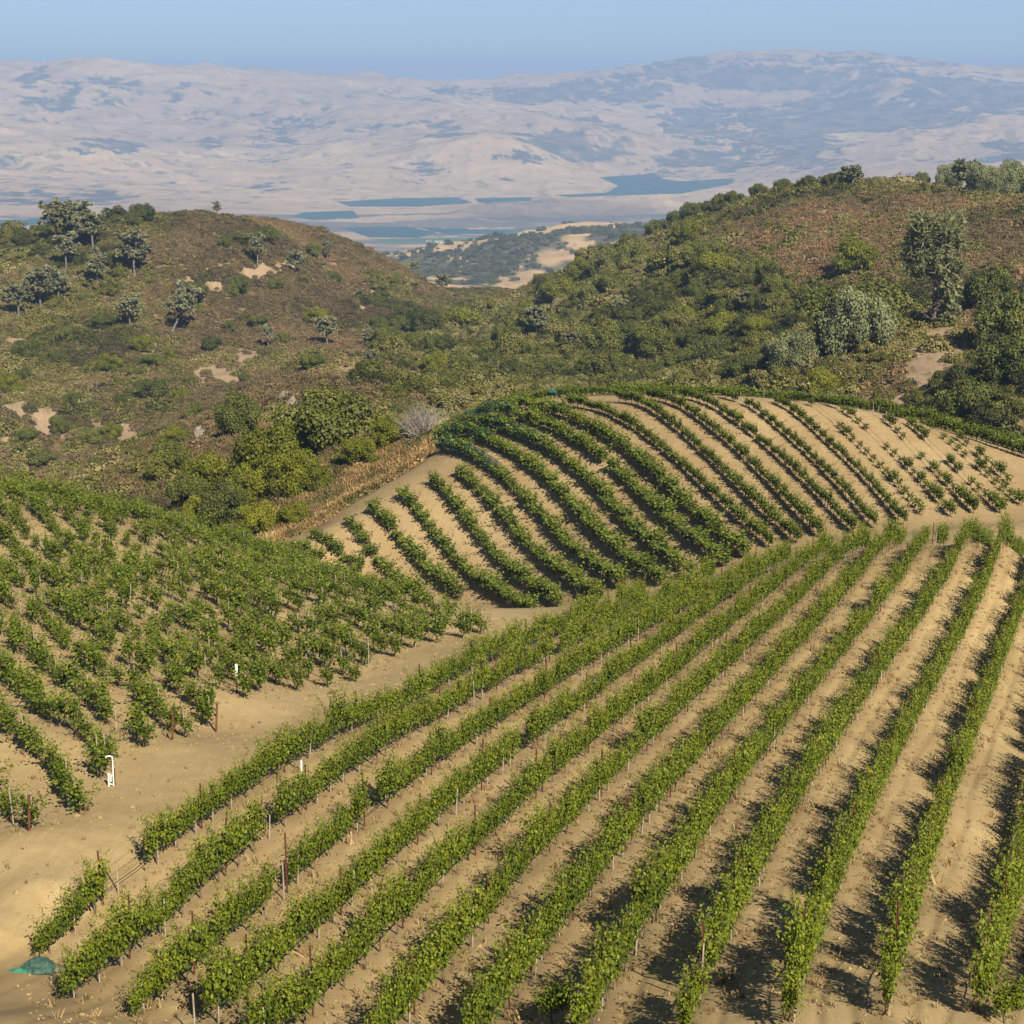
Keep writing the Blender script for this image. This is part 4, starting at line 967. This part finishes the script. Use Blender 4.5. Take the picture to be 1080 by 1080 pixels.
wood = np.maximum.reduce([ell(60, 275, 95, 55) * .5, ell(640, 340, 230, 75) * (1 - brownR), ell(520, 390, 130, 40), ell(820, 360, 130, 60) * (1 - brownR), ell(1010, 440, 90, 40)]) * (h > 215)
kw = (rng.random(len(x)) < wood * (.045 + .03 * smooth(.45, .6, N2.fbm(x / 30, y / 30, 2)))) & (bare < .2) & ~grassy & ~((px > 430) & (px < 570) & (py < 335))
kg = ~isb & (bare < np.where(big, .1, .15) + np.where(big, .2, .62) * rng.random(len(x))) & (den < np.where(grassy, .05, np.where(px < 430, .30, .34)))
tone_n = N4.fbm(x / 40, y / 40, 3) + (N2.fbm(x / 9, y / 9, 2) - .5) * .5
PC = [shrub_mesh(i, 420, .15, True, M_CHAP) for i in (1, 2, 3, 4, 5)]
PG = [shrub_mesh(i, 620, .14, False, M_SHRUB) for i in (11, 12, 13, 14, 15)]
def pick(k): return np.stack([x[k], y[k], z[k]], 1)
redness = smooth(560, 800, px[kb]) * .14
scatter('chaparral', PC, pick(kb), rng.lognormal(.22, .28, kb.sum()) * np.interp(h[kb], [180, 500], [.75, 1.0]), .38 + (tone_n[kb] - .5) * .9 + redness * brownR[kb] + rng.normal(0, .10, kb.sum()))
scatter('scrub', PG, pick(kg), rng.lognormal(.42, .32, kg.sum()) * np.interp(h[kg], [180, 420], [.7, 1.0]) * np.where(px[kg] > 520, 1.1, 1.0) * np.where(grassy[kg], .6, 1) * np.where((px[kg] > 430) & (px[kg] < 560) & (py[kg] < 330), .7, 1), .5 + (tone_n[kg] - .5) * 1.1 + rng.normal(0, .10, kg.sum()) + np.where(px[kg] < 420, .04, 0))
WC = [oak(50 + k, lobes=24, per=380, leaf=.055)[0].mesh('crown', M_WOOD) for k in range(5)]
scatter('oak_woodland', WC, pick(kw) - (0, 0, .6), rng.lognormal(1.02, .30, kw.sum()) * np.interp(h[kw], [200, 450], [.8, 1.0]), .5 + (tone_n[kw] - .5) * 1.0 + rng.normal(0, .13, kw.sum()))
# dry bank above the road: weeds, low brush, dead grass
gk = grassy & (den < .9)
nb = 6000
ab = rng.uniform(-.15, -.02, nb); hb_ = vineyard_edge(ab) + .6 + rng.uniform(0, 1, nb) ** 1.4 * 26
bx, by = hb_ * np.sin(ab), hb_ * np.cos(ab); bz = terrain(bx, by); qpx, qpy = to_px(np.stack([bx, by, bz], -1))
keep = (qpx > 255) & (qpx < 485)
TU = [tuft_mesh(i, 40, M_WEEDI) for i in (1, 2, 3)] + [shrub_mesh(i, 90, .30, True, M_WEEDI) for i in (6, 7)]
tb = N1.fbm(bx / 5, by / 5, 3)
scatter('dry_grass', TU, np.stack([bx, by, bz], 1)[keep], (rng.uniform(.35, .95, nb))[keep], (.38 + (tb - .48) * 2.2 + rng.normal(0, .08, nb))[keep])
# dry weeds and fallen leaves under the vine rows and on the road edge
WX = []
for i in FX:
    q, hd = smooth_row(FX[i], 1.5, 8, .16); n = len(q)
    off = rng.normal(.1, .30, n); WX.append(q + np.stack([np.sin(hd), -np.cos(hd)], 1) * off[:, None] + rng.normal(0, .1, (n, 2)))
for q, h_ in LROWS:
    qq = np.repeat(q[:14], 6, 0); WX.append(qq + rng.normal(0, .45, qq.shape))
n = 1400; ar = rng.uniform(-.27, .27, n); hr = rng.uniform(38, 110, n); WX.append(np.stack([hr * np.sin(ar), hr * np.cos(ar)], 1))
WX = np.concatenate(WX); WX = WX[rng.random(len(WX)) < .75]
wz = terrain(WX[:, 0], WX[:, 1])
scatter('dry_weeds', [tuft_mesh(i, 11, M_WEED, .8) for i in (31, 32, 33, 34)], np.stack([WX[:, 0], WX[:, 1], wz], 1), rng.lognormal(-1.75, .38, len(WX)), np.full(len(WX), .5))

# oaks dotted over the hills of the middle distance
n = 26000; am = rng.uniform(-.08, .12, n); hm_ = rng.uniform(2050, 3500, n); mx_, my_ = hm_ * np.sin(am), hm_ * np.cos(am)
kk = (N2.fbm(mx_ / 110, my_ / 110, 5, .7) - .485) * .8 + (N3.fbm(mx_ / 450, my_ / 450, 2) - .5) * .5 + rng.normal(0, .07, n) > .015
mz_ = terrain(mx_, my_); qx, qy = to_px(np.stack([mx_, my_, mz_], -1))
for a_, b_, rx, ry in [(580,272,17,11),(563,293,26,10),(605,252,16,6),(530,296,10,6)]: kk &= ((qx - a_) / rx) ** 2 + ((qy - b_) / ry) ** 2 > rng.uniform(.5, 1.2, n)
kk &= (rng.random(n) < .27)
scatter('distant_oaks', WC, np.stack([mx_, my_, mz_ - 1], 1)[kk], rng.lognormal(1.5, .3, kk.sum()), .42 + rng.normal(0, .1, kk.sum()))
# clods, stones and prunings on the bare soil
n = 16000; ac = rng.uniform(-.275, .275, n); hc = np.sqrt(rng.uniform(36 ** 2, 112 ** 2, n)); cx_, cy_ = hc * np.sin(ac), hc * np.cos(ac)
def clod(seed):
    m = MB(); v = np.array([(1, 0, 0), (-1, 0, 0), (0, 1, 0), (0, -1, 0), (0, 0, .7), (0, 0, -.5)], float) * np.random.default_rng(seed).uniform(.6, 1.2, (6, 1))
    m.add(v, [(a_, b_, c_, c_) for a_, b_, c_ in ((0, 2, 4), (2, 1, 4), (1, 3, 4), (3, 0, 4), (2, 0, 5), (1, 2, 5), (3, 1, 5), (0, 3, 5))]); return m.mesh('clod', M_CLOD)
scatter('soil_clods', [clod(i) for i in range(4)], np.stack([cx_, cy_, terrain(cx_, cy_) + .01], 1), rng.lognormal(-3.35, .45, n), np.full(n, .5))
# ------------------------------------------------------------------ small things in the vineyard
# heap of green netting by the near end of the first row
X = hit(40, 1024); r = np.random.default_rng(3)
root = empty('netting_heap', X, 0); tag(root, 'crumpled heap of dark and bright green netting lying at the lower left', 'netting')
def cloth(w, d, hh, seed, sx=0.0, n=34):
    m = MB(); u, v = np.meshgrid(np.linspace(-1, 1, n), np.linspace(-1, 1, n), indexing='ij')
    nz = Noise(seed); ed = 1 + .30 * (nz.fbm(np.arctan2(v, u) * 1.6 + 9, np.hypot(u, v) * .5 + 4, 3) - .5) * 2
    xx = u * np.sqrt(1 - v * v / 2) * w * ed; yy = v * np.sqrt(1 - u * u / 2) * d * ed
    rr = np.clip(np.hypot(u * np.sqrt(1 - v * v / 2), v * np.sqrt(1 - u * u / 2)), 0, 1)
    zz = hh * (1 - rr ** 2.2) * (.55 + .9 * nz.ridged(u * 1.7 + 3, v * 1.7 + 5, 3)) + .015
    V = np.stack([xx + sx, yy, zz], -1).reshape(-1, 3)
    for k in range(len(V)): V[k, 2] += gz(X[0] + V[k, 0], X[1] + V[k, 1]) - X[2]
    i0 = (np.arange(n - 1)[:, None] * n + np.arange(n - 1)).ravel()
    m.add(V, np.stack([i0, i0 + n, i0 + n + 1, i0 + 1], 1)); return m
cloth(.52, .50, .27, 71, .05).build('main_net', M_NETD, root, True)
cloth(.36, .20, .13, 72, -.30).build('bright_fold', M_NETB, root, True).location = (-.06, -.36, 0)
cloth(.24, .30, .16, 73, .46).build('brown_fold', M_NETT, root, True).location = (0, .02, .0)

# white irrigation standpipe
X = hit(120, 830); root = empty('irrigation_standpipe', X, 0); root.scale = (.78, .78, .82); tag(root, 'white plastic irrigation standpipe with a bent top and valve at a row end', 'standpipe')
m = MB(); m.tube([(0, 0, -.1), (0, 0, .6), (0, 0, 1.22)], .035, 10); m.build('riser', M_WHITE, root, True)
m = MB(); m.tube([(0, 0, 1.18), (-.02, 0, 1.28), (-.10, 0, 1.31), (-.26, 0, 1.30), (-.30, 0, 1.24)], .034, 10); m.build('bent_top', M_WHITE, root, True)
m = MB(); m.tube([(-.20, -.05, -.05), (-.20, -.05, .50)], .045, 10); m.tube([(-.22, -.05, .42), (0, 0, .46)], .032, 8); m.tube([(-.20, -.05, .10), (0, 0, .06)], .032, 8)
m.tube([(-.20, -.05, .48), (-.20, -.05, .58)], .065, 10); m.tube([(-.09, -.1, .22), (-.09, -.1, .55)], .04, 8); m.build('valve', M_WHITE, root, True)
m = MB(); m.tube([(.05, .06, -.2), (.05, .06, .75)], .03, 6); m.build('support_post', M_RUST, root, True)

def white_marker(px, py, h, label, w=.035, post=True, d0=0):
    X = hit(px, py, d0); root = empty('marker_post', X, 0); tag(root, label, 'marker post')
    if post:
        m = MB(); m.tube([(0, 0, -.2), (0, 0, h * .6)], .03, 6); m.build('post', M_RUST, root, True)
    m = MB(); z0 = h * .6 if post else -.1
    m.tube([(0, 0, z0), (0, 0, h - .02), (0, 0, h)], [w, w, w * .6], 9); m.build('white_sleeve', M_WHITE, root, True)
white_marker(250, 731, 1.3, 'dark post with a white sleeve on top at the edge of the left block', .06)
white_marker(318, 815, .42, 'short cream marker stub between the first two rows of the near slope', .04, False)
white_marker(98, 634, .8, 'thin cream marker stake among the left block vines', .04, False)
white_marker(864, 604, .5, 'tiny white marker on the far crest of the near slope', .05, False)
white_marker(80, 571, .4, 'tiny white marker high in the left block', .05, False)
# fallen rusty piece of pipe on the road
X = hit(351, 732); root = empty('fallen_pipe', X, .2); tag(root, 'short rust-red broken pipe lying on the dirt road', 'pipe')
m = MB(); m.tube([(-.22, 0, .06), (0, .02, .08), (.24, .0, .05)], [.05, .055, .05], 8); m.build('barrel', M_RUST, root, True)
m = MB(); m.tube([(.02, .02, .07), (-.05, .04, .22)], [.03, .02], 6); m.build('branch_stub', M_RUST, root, True)
# rusty end posts of the left block that stand clear of their rows
for px, py, lab in ((31, 877, 'leaning rusty end post at the lower left road edge'), (228, 773, 'rusty end post at the tip of the left block, bare of leaves'), (182, 781, 'short rusty post among leaves at the left block\'s road edge')):
    X = hit(px, py); o = put('end_post', PE, None, X); o.rotation_euler = (r.normal(0, .03), .05, 0); tag(o, lab, 'post')
# vine tips of the next block at the bottom edge
for px, py, lab in ((583, 1084, 'lone small vine at the bottom edge between two rows'), (1056, 1088, 'leafy vine at the bottom right corner')):
    X = hit(px, 1075); X = X + (0, -.4, 0); X[2] = gz(X[0], X[1]); root = empty('lone_vine', X, .4); tag(root, lab, 'vine')
    put('foliage', VF[2], root, sc=(.6, 1.1, .62)); put('trunk', TF[1], root, sc=(.6, 1, .62))
# teal bird netting over the upper left ends of the knoll rows
MN = leafmat('teal bird net', [(0, (.006, .040, .042)), (.5, (.010, .065, .062)), (1, (.02, .11, .105))], trans=.3, spread=0)
nt = MN.node_tree; out = nt.nodes['Material Output']; src = out.inputs['Surface'].links[0].from_socket
tp = nt.nodes.new('ShaderNodeBsdfTransparent'); mx = nt.nodes.new('ShaderNodeMixShader'); mx.inputs[0].default_value = .34
nt.links.new(tp.outputs[0], mx.inputs[1]); nt.links.new(src, mx.inputs[2]); nt.links.new(mx.outputs[0], out.inputs['Surface'])
def net_over(i, t0, t1, label, back):
    X = KX[i][np.argsort([-np.hypot(*p[:2]) for p in KX[i]])]
    q, hd = smooth_row(X, back, 0, .5); n0, n1 = int(t0 / .5), int(t1 / .5); q, hd = q[n0:n1], hd[n0:n1]
    z = terrain(q[:, 0], q[:, 1]); nrm = np.stack([-np.sin(hd), np.cos(hd)], 1); m = MB(); prof = [(-.52, .35), (-.48, .9), (-.34, 1.42), (-.05, 1.66), (.26, 1.5), (.46, .95), (.52, .4)]
    o0 = np.array((q[0, 0], q[0, 1], z[0])); V = []
    for k in range(len(q)):
        for w, zz in prof:
            V.append((q[k, 0] + nrm[k, 0] * w * rng.uniform(.9, 1.12), q[k, 1] + nrm[k, 1] * w * rng.uniform(.9, 1.12), z[k] + zz * rng.uniform(.94, 1.04)))
    K_ = len(prof); V = np.array(V) - o0
    m.add(V, [(a * K_ + b_, a * K_ + b_ + 1, (a + 1) * K_ + b_ + 1, (a + 1) * K_ + b_) for a in range(len(q) - 1) for b_ in range(K_ - 1)], 0, rng.uniform(.3, .7))
    o = m.build('bird_net', MN, None, True); o.location = o0; tag(o, label, 'net', 'teal nets on the knoll')
net_over(8, 0, 14, 'teal bird net over the left end of the lowest netted knoll row', 5)
net_over(9, 0, 12, 'teal bird net over the second netted knoll row from below', 5)
net_over(10, 3, 22, 'long teal bird net over the third netted knoll row from below', 5)
net_over(11, 0, 8, 'short teal bird net near the crest of the knoll', 4)
for px, py, d, lab in ((500, 443, 198, 'bunched teal net on the crest at the left end of the knoll'), (588, 424, 197, 'bright teal net bundle on the knoll crest, left one of two'), (622, 418, 196.5, 'bright teal net bundle on the knoll crest, right one of two'), (1000, 452, 180, 'dark teal net on the right crest of the knoll')):
    X = ctrl_xyz([(px, py, d)])[0]; X[2] = gz(X[0], X[1]) + .35
    m = MB(); n = 9; P = np.stack([np.linspace(-.8, .8, n), rng.normal(0, .08, n), .25 + rng.normal(0, .07, n)], 1); m.tube(P, rng.uniform(.12, .26, n), 8, 0, .6)
    o = m.build('net_bundle', M_NETV, None, True); o.location = X; tag(o, lab, 'net', 'net bundles on the knoll crest')
# pale rocks on the spur behind the oak grove
for k, (px, py, s) in enumerate(((309, 430, 1.5), (305, 440, 1.2), (213, 462, 1.6), (300, 420, 1.0), (216, 470, 1.1))):
    X = hit(px, py, 150); m = MB(); n = 10; u, v = np.meshgrid(np.linspace(0, 2 * np.pi, n, endpoint=False), np.linspace(.05, np.pi - .05, 7), indexing='ij')
    rr = s * (.7 + .6 * Noise(90 + k)(u * .9 + 5, v * 1.3 + 3)); V = np.stack([rr * np.cos(u) * np.sin(v), rr * np.sin(u) * np.sin(v) * .8, rr * np.cos(v) * 1.1], -1).reshape(-1, 3)
    F = [((a_) * 7 + b_, ((a_ + 1) % n) * 7 + b_, ((a_ + 1) % n) * 7 + b_ + 1, a_ * 7 + b_ + 1) for a_ in range(n) for b_ in range(6)]
    m.add(V, F); o = m.build('rock', M_ROCK, None, False); o.location = X
    tag(o, ('tall pale rock outcrop on the spur above the oak grove', 'lower pale rock under the spur outcrop', 'large pale rock left of the oak grove', 'small rock on top of the spur outcrop', 'smaller pale rock below the large one left of the grove')[k], 'rock')

# white farm sheds between the fields of the valley
for k, (px, py, w, lab) in enumerate(((463, 249.5, 24, 'white farm shed on the valley floor beside the green field'), (452, 248.5, 14, 'smaller white farm shed left of the larger one in the valley'))):
    X = ctrl_xyz([(px, py, 5600)])[0]; X[2] = gz(X[0], X[1]); root = empty('farm_shed', X, .15 * k); tag(root, lab, 'shed')
    m = MB(); m.box(-w / 2, w / 2, -7, 7, -1, 4); m.build('wall', M_WHITE, root)
    m = MB(); m.add([(-w / 2 - 1, -8, 4.01), (w / 2 + 1, -8, 4.01), (w / 2 + 1, 8, 4.01), (-w / 2 - 1, 8, 4.01), (-w / 2 - 1, 0, 6.5), (w / 2 + 1, 0, 6.5)], [(0, 1, 5, 4), (2, 3, 4, 5), (0, 4, 3, 3), (1, 2, 5, 5), (3, 2, 1, 0)]); m.build('roof', M_STAKE, root)
    m = MB(); m.box(-3, 3, -7.15, -7.02, -1, 3); m.build('door', M_GREYW, root)
